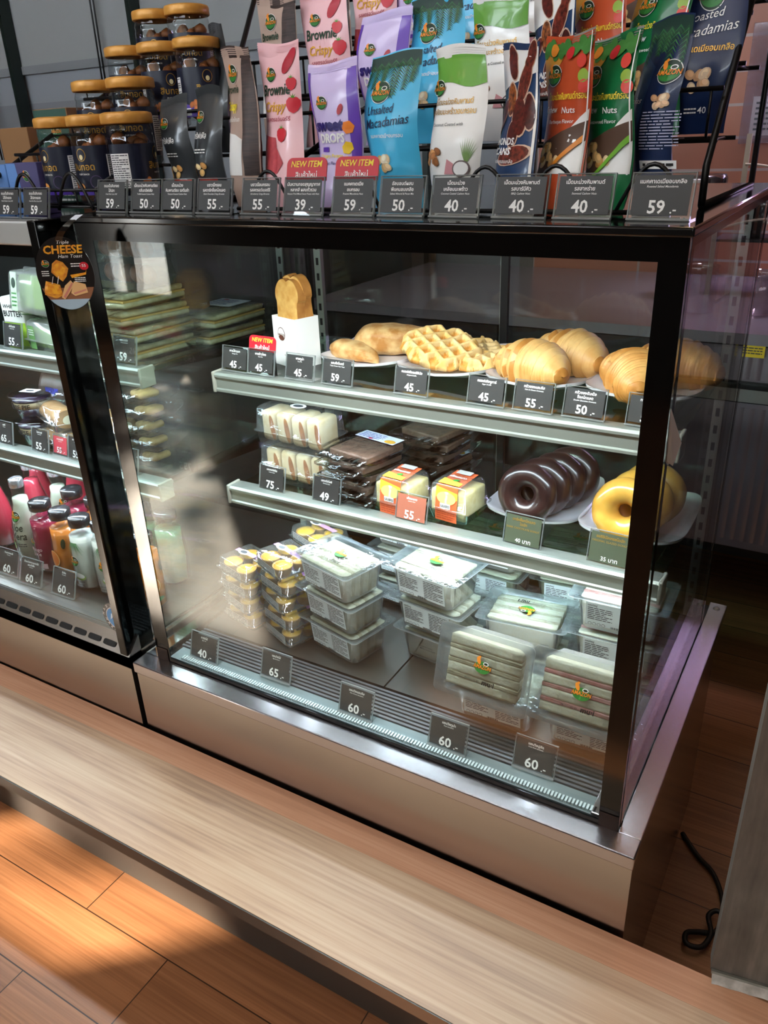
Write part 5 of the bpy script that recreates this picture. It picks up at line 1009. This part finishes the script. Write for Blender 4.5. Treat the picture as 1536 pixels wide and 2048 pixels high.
def lemon_cake(label, loc, rz):
    t = thing('lemon_cake_box', label, 'cake box', loc, rz, 'boxed lemon cakes on the middle shelf'); b = MB(); clam_box(b, .078, .075, .066, PETB, 0, .86); b.build('clear_box', t)
    b = MB(); b.rbox(-.0335, .0335, -.033, .033, .004, .054, .004, SPON); b.build('sponge_cake', t)
    b = MB(); wp = lambda u, v, h: (u, -.0388+(.0045 if v > .028 else 0)*((v-.028)/.036)-h, v); x = .021
    b.add([(-x, -.0388, .003), (x, -.0388, .003), (x, -.0388, .026), (-x, -.0388, .026)], [(0, 1, 2, 3)], LEMO); b.add([(-x, -.0388, .026), (x, -.0388, .026), (x, -.0335, .0635), (-x, -.0335, .0635)], [(0, 1, 2, 3)], LEMO); b.add([(-x, -.0335, .0635), (x, -.0335, .0635), (x, .030, .0668), (-x, .030, .0668)], [(0, 1, 2, 3)], LEMO)
    wt = lambda u, v, h: (u, -.030+v, .0667+h+v*.04); ws = lambda u, v, h: (u, -.0392-h, v)
    wm = lambda u, v, h: (u, -.0392-h+.0053*max(0, (v-.026)/.0375), v); b.poly([(-.021, .044), (.021, .044), (.021, .055), (-.021, .062)], LEMY, wm, h=.0003); b.poly([(-.02, .0), (.02, .0), (.02, .012), (-.02, .020)], LEMY, wt, h=.0002); b.ell(.0, .044, .0185, .011, mat('lemon_slice', 'f7e679', .4), wm, .0005, 0, 20); b.ell(.004, .018, .006, .004, GRN, wt, .0006, .5, 10); b.text('เค้กมะนาว', 0, .028, .006, WHITE, wt, .0004, .02, maxw=.032); b.rect(-.014, .014, .044, .058, mat('label_grey', 'b9b6b0', .5), wt, .0003)
    b.rect(-.011, .009, .026, .035, WHITE, ws, .0003); b.text('นมสด', -.001, .028, .0052, BLK, ws, .0005, .02, maxw=.017); b.lines(-.018, .018, .006, .022, 4, mat('label_rust', 'a83a1c', .5), ws, .0003, .3); b.build('paper_band', t); return t
lk = lemon_cake('boxed lemon cake with orange paper band, left of the pair', (.392, .318, S2), math.radians(-6)); dup(lk, (.490, .335, S2), math.radians(-7), 'boxed lemon cake with orange paper band, right of the pair by the doughnuts')
dup(pl1, (.608, .440, S2), math.radians(2), 'square white plate under the chocolate doughnuts'); dup(pl1, (.768, .440, S2), math.radians(0), 'square white plate under the yellow glazed doughnuts')
CHOC = mat('dark_chocolate_glaze', '2c1a18', .28, coat=.35, bump=(40, .15)); YGL = mat('yellow_glaze', 'dfa94a', .25, coat=.5, sss=.1, vary=(50, 'd39a3a'), bump=(60, .12))
dm = donut_mesh(CHOC, .0300, .0187); dn = dm.build('chocolate_doughnut', None, (.606, .350, S2+.0555), (math.radians(-14), 0, math.radians(6))); tag(dn, 'front chocolate-glazed doughnut of the leaning row, hole fully visible', 'doughnut', 'chocolate doughnuts')
for k, lb in enumerate(('second chocolate-glazed doughnut behind the front one', 'third chocolate-glazed doughnut in the leaning row', 'rearmost chocolate-glazed doughnut of the row')):
    dup(dn, (.606+.012*(k+1), .350+.036*(k+1), S2+.0555-.001*k), None, lb, rot=(math.radians(-15-2*k), 0, math.radians(6+3*k)))
dm = donut_mesh(YGL, .0305, .0205, seed=5); dn = dm.build('glazed_doughnut', None, (.764, .352, S2+.0570), (math.radians(-14), 0, math.radians(4))); tag(dn, 'front yellow-glazed doughnut beside the right black post', 'doughnut', 'yellow doughnuts')
for k, lb in enumerate(('second yellow-glazed doughnut behind the front one', 'rearmost yellow-glazed doughnut of the row')): dup(dn, (.764+.010*(k+1), .352+.040*(k+1), S2+.0570), None, lb, rot=(math.radians(-16), 0, math.radians(6)))
G2 = 'acrylic price tags on the middle shelf'; RZ2 = S2+.0015
OLIVE = mat('card_olive', '4c5644', .45)
for x, p, th, en, wh in ((.142, '75', ('เอแคลร์ครีม',), 'Cream Eclair', 'in front of the cream bun boxes'), (.263, '49', ('บราวนี่สไลซ์',), 'Brownie Slice', 'in front of the bagged brownies'), (.434, '55', ('เค้กมะนาว',), 'Lemon Cake', 'in front of the lemon cake boxes')):
    price_tag((x, .268, RZ2), p, th, en, f'clear price tag reading {p}, {wh}', G2, A2, w=.061, hgt=.05, tilt=math.radians(12), card=mat('card_orange_reflection', 'b06a55', .4) if p == '55' else None)  # orange reflection on the lemon cake card is put into its colour
price_tag((.630, .268, RZ2), '40 บาท', ('ดาร์กช็อกโกแลต', 'โดนัท'), 'DARK CHOCOLATE DONUT', 'olive price tag with gold lettering in front of the chocolate doughnuts', G2, A2, w=.064, hgt=.053, card=OLIVE, style=1, tilt=math.radians(12))
price_tag((.764, .268, RZ2), '35 บาท', ('ออริจินัลเกรซโดนัท',), 'ORIGINAL GLAZED DONUT', 'olive price tag with gold lettering in front of the yellow doughnuts', G2, A2, w=.064, hgt=.053, card=OLIVE, style=1, tilt=math.radians(12))

# ================================================================== RIGHT CASE: FLOOR
R_ = math.radians
P6 = .066; sb = sandwich_box('boxed crab sandwich at the bottom of the left three-high stack', (.3205, .227, DK), R_(-13))
dup(sb, (.322, .222, DK+P6), R_(-14), 'boxed crab sandwich in the middle of the left three-high stack'); dup(sb, (.322, .216, DK+2*P6), R_(-15), 'boxed crab sandwich on top of the left three-high stack')
dup(sb, (.485, .276, DK+P6), R_(-7), 'boxed crab sandwich in the middle of the centre three-high stack'); dup(sb, (.481, .268, DK+2*P6), R_(-8), 'boxed crab sandwich on top of the centre three-high stack')
s0 = sandwich_box('boxed crab sandwich at the bottom of the centre stack, plain side showing', (.487, .285, DK), R_(-6), front=0); b = MB(); wd_ = lambda u, v, h: (u, -.0409-.006*((v-.004)/.056)-h, v); b.text('MFG 12.03 EXP 16.03', .0, .028, .0034, GREY, wd_, .0004, .004, maxw=.06); b.text('ALLERGY INFO', -.01, .033, .003, GREY, wd_, .0004, .004); b.build('printed_date', s0)
dup(sb, (.638, .190, DK), R_(1), 'boxed crab sandwich lying flat at the front, under the tilted one')
dup(sb, (.640, .168, DK+P6+.0505), None, 'boxed crab sandwich tipped up to show its emblem, on the front flat one', rot=(R_(74), 0, R_(-2)))
dup(sb, (.640, .300, DK), R_(4), 'boxed crab sandwich hidden low behind the tilted one'); dup(sb, (.634, .300, DK+P6), R_(186), 'boxed sandwich with upside-down emblem lying behind the tilted one')
for k, nm in enumerate(('bottom', 'middle', 'top')):
    dup(sb, (.352, .420, DK+P6*k), R_(-5), f'boxed crab sandwich at the {nm} of the stack half hidden behind the left stack'); dup(sb, (.520, .425, DK+P6*k), R_(-3), f'boxed crab sandwich at the {nm} of the stack behind the centre stack'); dup(sb, (.668, .455, DK+P6*k), R_(4), f'boxed crab sandwich at the {nm} of the rearmost stack by the back doors')
sp = sandwich_box('boxed ham sandwich lying flat at the right front, under the tilted pink one', (.784, .198, DK), R_(2), 1)
dup(sp, (.783, .176, DK+P6+.0505), None, 'boxed ham sandwich tipped up with pink filling stripes and emblem, by the black post', rot=(R_(74), 0, R_(0)))
for k, nm in enumerate(('bottom', 'middle', 'top')): dup(sp, (.782, .322, DK+P6*k), R_(2), f'boxed ham sandwich at the {nm} of the stack behind the tilted pink one')
TART = tone('egg_tart_yellow', 'e4b536', 'cf9620', 40, .35); TARTC = tone('tart_crust', 'cfa05a', 'b5803c', 60, .6)
def tart_box(label, loc, rz):
    t = thing('tart_box', label, 'tart box', loc, rz, 'clear boxes of egg tarts on the case floor'); b = MB(); clam_box(b, .095, .078, .0325, PETB, 0, .93); b.build('clear_box', t)
    for x in (-.022, .022):
        for y in (-.018, .018):
            b = MB(T(x, y, .002)); b.lathe([(0, 0), (.012, 0), (.0175, .016), (.019, .020), (.0165, .019)], TARTC, 20); tt = b.build('egg_tart', t); b = MB(T(x, y, .002)); b.lathe([(.0165, .0188), (.012, .0222), (0, .0232)], TART, 20); b.build('custard', tt)
    b = MB(); wp = lambda u, v, h: (u, -.0402-h, v); b.rect(-.034, .034, .005, .024, mat('label_grey', 'b9b6b0'), wp, 0); b.lines(-.032, .032, .006, .023, 5, GREY, wp, .0003); wt = lambda u, v, h: (u, v, .0331+h); b.rect(-.018, .018, -.036, .036, mat('band_clear_white', 'cfc6bc', .5), wt, 0) if False else None
    b.poly([(-.040, -.002), (.040, .006), (.040, .016), (-.040, .008)], mat('band_lilac', 'b98ac0', .5), wt, h=0); b.ell(-.018, .004, .014, .008, WHITE, wt, .0003, .1, 16); b.ell(-.018, .004, .009, .005, GREY, wt, .0005, .1, 14); b.build('label', t); return t
tb = tart_box('clear egg-tart box at the bottom of the front stack', (.207, .215, DK), R_(-22))
for k, nm in enumerate(('second from the bottom', 'third from the bottom', 'fourth from the bottom', 'on top')): dup(tb, (.207-.003*k+.003*math.sin(k*4), .216+.002*k, DK+.0335*(k+1)), R_(-22+(3, -4, 2, -2)[k]), f'clear egg-tart box {nm} of the front stack beside the sandwiches')
for k, nm in enumerate(('at the bottom', 'second', 'third', 'fourth', 'on top')): dup(tb, (.195+.002*math.sin(k*3), .335, DK+.0335*k), R_(-20+(2, -3, 3, 0, -2)[k]), f'clear egg-tart box {nm} of the stack behind the front tart stack')
for k, nm in enumerate(('at the bottom', 'second up', 'third up', 'on top')): dup(tb, (.102, .225, DK+.0335*k), R_(-16+(2, -3, 3, -1)[k]), f'clear egg-tart box {nm} of the stack at the left glass wall')
G3 = 'acrylic price tags behind the front glass'
for x, y, p, th, en, wh in ((.112, .066, '40', ('ทาร์ตไข่',), 'Egg Tart', 'at the left end of the grille'), (.262, .082, '65', ('แซนวิชไข่',), 'Egg Sandwich', 'in front of the left sandwich stack'), (.436, .066, '60', ('แซนวิชแฮมชีส',), 'Ham Cheese Sandwich', 'on the grille between the left and centre stacks'), (.600, .066, '60', ('แซนวิชทูน่า',), 'Tuna Sandwich', 'on the sill left of the front tilted sandwich'), (.731, .084, '60', ('แซนวิชปูอัด',), 'Crab Stick Sandwich', 'on the grille nearest the right black post')):
    price_tag((x, y, .1455), p, th, en, f'clear price tag reading {p}, {wh}', G3, R_(0), w=.064, hgt=.052, tilt=R_(16))

# ================================================================== LEFT CASE GOODS
L1, L2, LD = .628, .406, .161
GCAKE = tone('green_sponge', '8fae5a', '7a9a48', 60, .7); GPALE = tone('pandan_cream', 'cfdcae', 'b8cc90', 40, .6)
def cake_tub(label, loc, rz=0, rot=None, cake=None):
    t = thing('cake_tub', label, 'cake box', loc, rz, 'clear boxes of green cake in the left case', rot=rot); b = MB(); clam_box(b, .105, .085, .06, MILK, 0, .9); b.build('clear_box', t)
    b = MB(); 
    for x in (-.022, .024): b.rbox(x-.021, x+.021, -.032, .032, .004, .042, .005, cake or GCAKE)
    b.build('green_cake', t) ; b = MB(); wt = lambda u, v, h: (u, v, .0606+h); ws = lambda u, v, h: (u, -.0432-h, v)
    b.rect(-.036, -.014, -.036, .036, mat('band_pale_green', 'b9d0b0', .5), wt, 0); b.ell(-.025, .016, .008, .010, DGRN, wt, .0003, n=14); b.lines(-.034, -.016, -.03, .0, 4, GRN, wt, .0003); b.rect(-.036, -.014, .004, .05, mat('band_green', '6fa25c', .5), ws, 0); b.lines(-.034, -.016, .03, .044, 3, INK, ws, .0003); b.build('paper_band', t); return t
ct = cake_tub('clear box of green sponge cake on the upper shelf, lower of two', (-.36, .262, L1), math.radians(-8))
dup(ct, (-.367, .268, L1+.107), None, 'clear box with pale green label standing on edge on the lower green cake box', rot=(math.radians(80), 0, math.radians(-8)))
dup(ct, (-.240, .275, L1), math.radians(-4), 'clear box of green cake mostly hidden by the black corner post')
CUPW = mat('cup_cream_white', 'e6e6dc', .5); LIME = mat('lime_carton', 'a6cc3c', .45)
def butter_pack(label, loc, rz, lime=False):
    t = thing('butter_pack', label, 'butter pack', loc, rz, 'packs of whipped butter in the left case'); b = MB(); b.rbox(-.03, .03, -.03, .03, 0, .10, .004, CUPW); b.build('pack_body', t)
    b = MB(); ws = lambda u, v, h: (u, -.0304-h, v); b.text('WHIPPED', 0, .078, .0075, BLK, ws, .0, .02, maxw=.048); b.text('BUTTER', 0, .062, .011, BLK, ws, .0, .03, maxw=.05)
    if lime: b.rect(-.029, .029, .003, .05, LIME, ws, .0); b.text('lime', 0, .03, .009, GRN, ws, .0003, .02)
    b.build('printed_front', t); return t
bp_ = butter_pack('cream-white whipped butter pack with lime panel at the left edge', (-.452, .262, L1), math.radians(6), True)
b2 = butter_pack('plain cream-white whipped butter pack behind the lime one', (-.418, .355, L1), math.radians(4)); dup(b2, (-.49, .35, L1), math.radians(0), 'second plain whipped butter pack at the left edge of the view')
dup(b2, (-.432, .357, L1+.101), math.radians(10), 'whipped butter pack stacked on another, its lettering just under the top trim')
SAND = tone('brown_bread_sandwich', 'c9c2a2', 'a89a70', 60, .7); CHED = mat('cheddar', 'cfa65c', .5)
def bagged_sandwich(label, loc, rz, lab=False):
    t = thing('bagged_sandwich', label, 'bagged sandwich', loc, rz, 'flat bagged sandwiches in the left case'); b = MB()
    b.rbox(-.062, .062, -.075, .075, .002, .0125, .004, SAND); b.rbox(-.060, .060, -.073, .073, .0165, .027, .004, SAND); b.build('bread_slices', t); b = MB(); b.box(-.0615, .0615, -.0755, .0745, .0125, .0155, CHED); b.build('cheese_slice', t)
    b = MB(); crinkle_bag(b, .15, .168, .030, FILM, 8, .03); b.build('clear_bag', t)
    if lab: b = MB(); wt = lambda u, v, h: (u, v, .0318+h); b.rect(-.04, .04, -.01, .06, mat('label_white_blue', 'd5dcee'), wt, 0); b.lines(-.035, .02, .0, .05, 5, mat('label_blue', '3a4f9a'), wt, .0003); b.ell(-.02, .05, .008, .004, RED, wt, .0003, n=10); b.build('label', t)
    return t
bs = bagged_sandwich('bagged sandwich at the bottom of the front stack beside the left case wall', (-.175, .315, L1), math.radians(-6))
for k, nm in enumerate(('second up', 'third up', 'on top')): dup(bs, (-.178-.006*k, .318, L1+.031*(k+1)), math.radians(-6+(4, -5, 3)[k]), f'bagged sandwich {nm} in the front stack beside the left case wall')
bl = bagged_sandwich('bagged sandwich with white-blue label lying behind the front stack', (-.125, .470, L1), math.radians(-8), True); dup(bs, (-.30, .47, L1), math.radians(5), 'bagged sandwich lying at the back left of the upper shelf'); dup(bl, (-.122, .472, L1+.031), math.radians(-2), 'labelled bagged sandwich stacked highest at the back right')
COOK = tone('dark_cookie', '5a3626', '7c4a30', 60, .5)
def cookie_box(label, loc, rz):
    t = thing('cookie_box', label, 'food box', loc, rz, 'clear boxes of dark cookies in the left case'); b = MB(); clam_box(b, .15, .10, .045, PETB, 0, .93); b.build('clear_box', t)
    for k in range(5): b = MB(T(-.052+.026*k, 0, .021) @ Ry(math.radians(68))); b.lathe([(0, -.006), (.016, -.006), (.018, -.002), (.017, .004), (0, .006)], COOK, 18); b.build('cookie', t)
    return t
ck = cookie_box('clear box of dark cookies lying on the front bagged sandwiches', (-.185, .315, L1+.125), math.radians(-6)); dup(ck, (-.190, .318, L1+.1705), math.radians(-3), 'upper clear box of dark cookies, highest on the left shelf')
# tags left, upper shelf and middle shelf
G4 = 'acrylic price tags in the left case'
price_tag((-.435, .207, L1+.004), '55', ('เค้กใบเตย',), 'Pandan Cake', 'clear price tag reading 55 on the upper left shelf, at the picture edge', G4, math.radians(-3), w=.062, hgt=.052, tilt=R_(12))
price_tag((-.255, .207, L1+.004), '69', ('ชิฟฟอนใบเตย',), 'Pandan Chiffon', 'clear price tag reading 69 half hidden behind the left corner post', G4, math.radians(-3), w=.062, hgt=.052, tilt=R_(12))
price_tag((-.118, .207, L1+.004), '59', ('แซนวิชชีส',), 'Cheese Sandwich', 'clear price tag reading 59 in front of the bagged sandwiches', G4, math.radians(-3), w=.062, hgt=.052, tilt=R_(12))
for x, p, th, en, wh in ((-.545, '65', ('คุกกี้',), 'Cookies', 'cut by the left picture edge on the middle left shelf'), (-.428, '55', ('โรลกาแฟ',), 'Coffee Roll', 'in front of the dark pie cups'), (-.312, '55', ('พายบลูเบอร์รี',), 'Blueberry Pie', 'next to the pink label, middle left shelf'), (-.165, '45', ('คุกกี้เนย',), 'Butter Cookie', 'seen between the two black posts')):
    price_tag((x, .207, L2+.004), p, th, en, f'clear price tag reading {p}, {wh}', G4, math.radians(-3), w=.058, hgt=.052, tilt=R_(12))
price_tag((-.372, .214, L2+.003), '55', ('พายเชอร์รี',), 'Cherry Pie', 'red and pink price tag between the two grey ones, middle left shelf', G4, math.radians(-3), w=.05, hgt=.044, tilt=R_(12), card=mat('card_red', 'cc4654', .4))
BLUB = mat('blueberry_jam', '2a2038', .25, coat=.4); PIEC = tone('pie_cream', 'e0c8a0', 'cdb080', 40, .6)
def pie_cup(label, loc, rz):
    t = thing('pie_cup', label, 'dessert cup', loc, rz, 'stacked pie cups in the left case'); b = MB(); b.lathe([(0, .001), (.034, .001), (.041, .045), (.044, .048), (.044, .051)], PET, 36); b.build('clear_cup', t)
    b = MB(); b.lathe([(0, .003), (.033, .003), (.0365, .024), (0, .024)], BLUB, 32); b.build('jam_layer', t); b = MB(); b.lathe([(0, .0242), (.0366, .0242), (.0390, .038), (0, .038)], PIEC, 32); b.build('cream_layer', t); b = MB(); b.lathe([(0, .0382), (.0391, .0382), (.0395, .044), (0, .045)], BLUB, 32); b.build('jam_top', t)
    b = MB(); b.lathe([(.047, .047), (.048, .052), (.046, .054), (.04, .055), (0, .056)], PET, 36); b.build('lid', t)
    b = MB(); wp = lambda u, v, h: ((.0405+h)*math.cos(-PI/2+u/.0405), (.0405+h)*math.sin(-PI/2+u/.0405), v); b.text('CHEESE PIE', -.01, .0265, .0095, BLK, wp, .0012, .03, maxw=.075); wt = lambda u, v, h: (u, v, .0565+h); b.rect(-.02, .02, -.011, .013, WHITE, wt); b.ell(0, 0, .011, .005, GREY, wt, .0003, n=14); b.build('printed_label', t); return t
pc = pie_cup('upper dark pie cup with black lettering, stacked on the middle left shelf', (-.505, .268, L2+.057), math.radians(12)); dup(pc, (-.503, .267, L2), math.radians(20), 'lower dark pie cup under the lettered one')
ROLL = tone('coffee_roll', 'b98a52', 'a87840', 40, .6); RCR = mat('roll_cream', 'efe3c0', .5)
def roll_box(label, loc, rz):
    t = thing('roll_cake_box', label, 'cake box', loc, rz, 'boxed coffee roll cakes in the left case'); b = MB(); clam_box(b, .115, .062, .05, PETB, 0, .92); b.build('clear_box', t); Rm = Matrix(((0, 0, 1, 0), (1, 0, 0, 0), (0, 1, 0, 0), (0, 0, 0, 1)))
    b = MB(T(0, 0, .0235)); pts = [(.0235*math.cos(a*PI/16)*1.08, .0195*math.sin(a*PI/16)) for a in range(32)]; b.prism(pts, -.05, .05, ROLL, Rm, True); b.build('roll_sponge', t)
    b = MB(T(0, 0, .0235)); b.prism([(x*.5+.003, z*.5-.002) for x, z in pts], -.0505, .0505, RCR, Rm, True); b.build('cream_core', t); return t
rb_ = roll_box('upper boxed coffee roll cake, cream spiral facing right', (-.415, .262, L2+.051), math.radians(-20)); dup(rb_, (-.412, .262, L2), math.radians(-17), 'lower boxed coffee roll cake under the other'); dup(rb_, (-.27, .275, L2), math.radians(-10), 'boxed coffee roll cake hidden by the black post'); dup(rb_, (-.268, .277, L2+.051), math.radians(-14), 'boxed coffee roll cake on top, hidden by the black post')
dup(ck, (-.47, .40, L2), math.radians(14), 'clear box of cookies behind the pie cups'); dup(ck, (-.466, .40, L2+.0455), math.radians(18), 'upper clear box of cookies with brown tops behind the pie cups')
t = thing('blue_tag_bag', 'dark snack bag with small royal-blue label at the left edge, middle left shelf', 'snack bag', (-.575, .40, L2)); b = MB(); crinkle_bag(b, .09, .05, .11, mat('bag_dark_brown', '4c3a34', .4, bump=(60, .3)), 4, .01); b.build('bag_body', t); b = MB(); b.rect(-.015, .03, .05, .085, mat('label_royal', '2f3fb0', .4), lambda u, v, h: (u, -.034-h, v), 0); b.text('บัตเตอร์', .0075, .064, .008, INK, lambda u, v, h: (u, -.034-h, v), .0004, .01, maxw=.038); b.build('label', t)
CLAM = cookie = None
def crinkle_pack(label, loc, rz):
    t = thing('cookie_bag', label, 'snack bag', loc, rz, 'crinkled clear bags in the left case'); b = MB(); crinkle_bag(b, .082, .085, .032, FILM, 12, .012); b.build('clear_bag', t)
    b = MB(); 
    b.rbox(-.022, .022, -.022, .022, .006, .02, .006, tone('butter_cookie', 'c9a468', 'a88048', 60, .6)); b.build('butter_cookie', t); return t
cp0 = crinkle_pack('crinkled clear bag at the bottom of the stack by the left case wall', (-.170, .290, L2), math.radians(-6))
for k, nm in enumerate(('second from the bottom', 'third from the bottom', 'second from the top', 'on top')): dup(cp0, (-.172+.003*math.sin(k*4), .290, L2+.0325*(k+1)), math.radians(-6+(6, -5, 4, -7)[k]), f'crinkled clear bag {nm} of the stack by the left case wall')
# bottles along the bottom
def g_aloe(b, wp, s): b.text('Aloe', -.002, .084, .017, mat('ink_green_dark', '26382c', .5), wp, .0002, .015, shear=.2, maxw=.036); b.text('Vera', .004, .064, .017, mat('ink_green_dark', '26382c'), wp, .0002, .015, shear=.2, maxw=.036); emblem(b, .0, .116, .024, wp, .0002); b.ell(-.02, .05, .008, .012, mat('aloe_leaf', '7fae54', .5), wp, .0002, .4, 12); b.lines(-.014, .018, .046, .056, 2, GREY, wp, .0002)
def g_mango(b, wp, s): emblem(b, -.006, .076, .014, wp, .0002); b.text('Mango', .0, .056, .0085, mat('ink_pink', 'f0c8d0', .5), wp, .0002, .01, maxw=.034); b.text('Juice', .0, .045, .0085, mat('ink_pink', 'f0c8d0'), wp, .0002, .01, maxw=.03); b.rect(.0, .02, .014, .026, mat('ink_pink', 'f0c8d0'), wp, .0001)
def g_orange(b, wp, s): b.ell(-.006, .055, .016, .018, mat('peel_light', 'f4c884', .4), wp, .0001, n=22); b.ell(-.006, .055, .0145, .0165, mat('flesh_orange', 'e8853c', .35), wp, .0003, n=22); b.ell(.004, .024, .011, .005, mat('leaf_deep', '2f6a34', .5), wp, .0002, .1, 12); b.ell(.022, .09, .005, .011, DGRN, wp, .0002, n=10)
def g_coco2(b, wp, s):
    emblem(b, .0, .068, .022, wp, .0002); b.ell(.006, .034, .014, .008, mat('coco_green', '8fae5a', .5), wp, .0002, -.2, 16); b.ell(.006, .036, .012, .006, WHITE, wp, .0004, -.2, 16); b.text('coconut water', .0, .02, .0038, GREY, wp, .0002, .005); b.lines(-.014, .014, .008, .016, 2, GREY, wp, .0002)
    for k in range(16): a = -1.2+k*.16; b.poly([(a*.006, .108), (a*.006+.0015, .108), (a*.022, .086-.004*(k % 3))], mat('pine_print', '4f8a5a', .5), wp, h=.0002)
def g_plain(b, wp, s): emblem(b, .0, .10, .022, wp, .0002); b.text('Berry', .0, .075, .010, INK, wp, .0002, .01, shear=.2, maxw=.034)
LQ = lambda nm, h, r=.2: mat('drink_'+nm, h, r, coat=.6, sss=.0)
GB = 'bottled drinks along the bottom of the left case'
q1 = bottle('tall red berry drink with silver cap at the left picture edge', (-.612, .190, LD), LQ('red', 'd8455a'), 'tall', cap='c9ccd2', graphics=g_plain, group=GB)
al = bottle('tall silver-capped aloe bottle with white label and dark green lettering', (-.477, .165, LD), LQ('aloe', 'dfe2cc'), 'tall', cap='c9ccd2', graphics=g_aloe, group=GB, rz=.15)
mg = bottle('crimson mango drink bottle with black cap, right of the aloe bottle', (-.405, .160, LD), LQ('crimson', '9a2848'), 'short', graphics=g_mango, group=GB, s=1.06); og = bottle('orange juice bottle with a round orange-slice print', (-.337, .155, LD), LQ('orange', 'e58a3a'), 'short', graphics=g_orange, group=GB, s=1.03)
cc = bottle('white coconut drink bottle with emblem, left of the coconut pair', (-.271, .150, LD), LQ('coconut', 'dde2da'), 'short', graphics=g_coco2, group=GB, s=1.03); dup(cc, (-.212, .156, LD), .5, 'white coconut drink bottle beside the black post, right of the coconut pair')
vo = bottle('deep orange juice bottle seen between the two black posts', (-.095, .150, LD), LQ('deep_orange', 'e07a14'), 'short', graphics=g_orange, group=GB, rz=1.2, s=1.03)
dup(vo, (-.153, .156, LD), 2.0, 'deep orange juice bottle hidden behind the left corner post')
dup(al, (-.455, .245, LD), 1.2, 'second tall silver-capped bottle behind the aloe bottle'); dup(q1, (-.545, .245, LD), .8, 'tall red berry drink behind the aloe bottle, left of its pair'); dup(mg, (-.395, .235, LD), 1.5, 'crimson drink bottle behind the mango one with its cap in view'); dup(og, (-.320, .232, LD), 2.2, 'orange juice bottle in the second row behind the coconut bottles')
dup(mg, (-.36, .305, LD), .2, 'bright crimson bottle in the third row below the shelf'); dup(q1, (-.50, .325, LD), .2, 'tall red berry drink in the third row at left'); dup(q1, (-.60, .30, LD), .2, 'tall red berry drink in the third row at the picture edge'); dup(q1, (-.42, .345, LD), .5, 'tall red berry drink in the third row behind the silver caps')
gb = bottle('green-tinted bottle at the back between the posts', (-.125, .245, LD), LQ('green', '4f7f5e'), 'short', graphics=None, group=GB, s=1.05); dup(gb, (-.19, .24, LD), 0, 'green-tinted bottle behind the hidden orange juice')
for x, y, p, th, wh in ((-.468, .088, '60', ('ว่านหางจระเข้',), 'cut by a reflection, in front of the aloe bottle'), (-.385, .082, '60', ('น้ำมะม่วงหาวมะนาวโห่', 'ผสมน้ำผึ้ง'), 'in front of the crimson mango bottle'), (-.285, .084, '60', ('น้ำส้ม',), 'in front of the coconut bottle')):
    price_tag((x, y, LD), p, th, 'Fruit Juice', f'clear price tag reading {p}, {wh}', G4, R_(2), w=.066, hgt=.058, tilt=R_(20))
price_tag((-.565, .088, LD), '60', ('น้ำกระเจี๊ยบ',), 'Roselle', 'clear price tag at the left picture edge in front of the red bottle', G4, 0, w=.066, hgt=.058, tilt=R_(20))
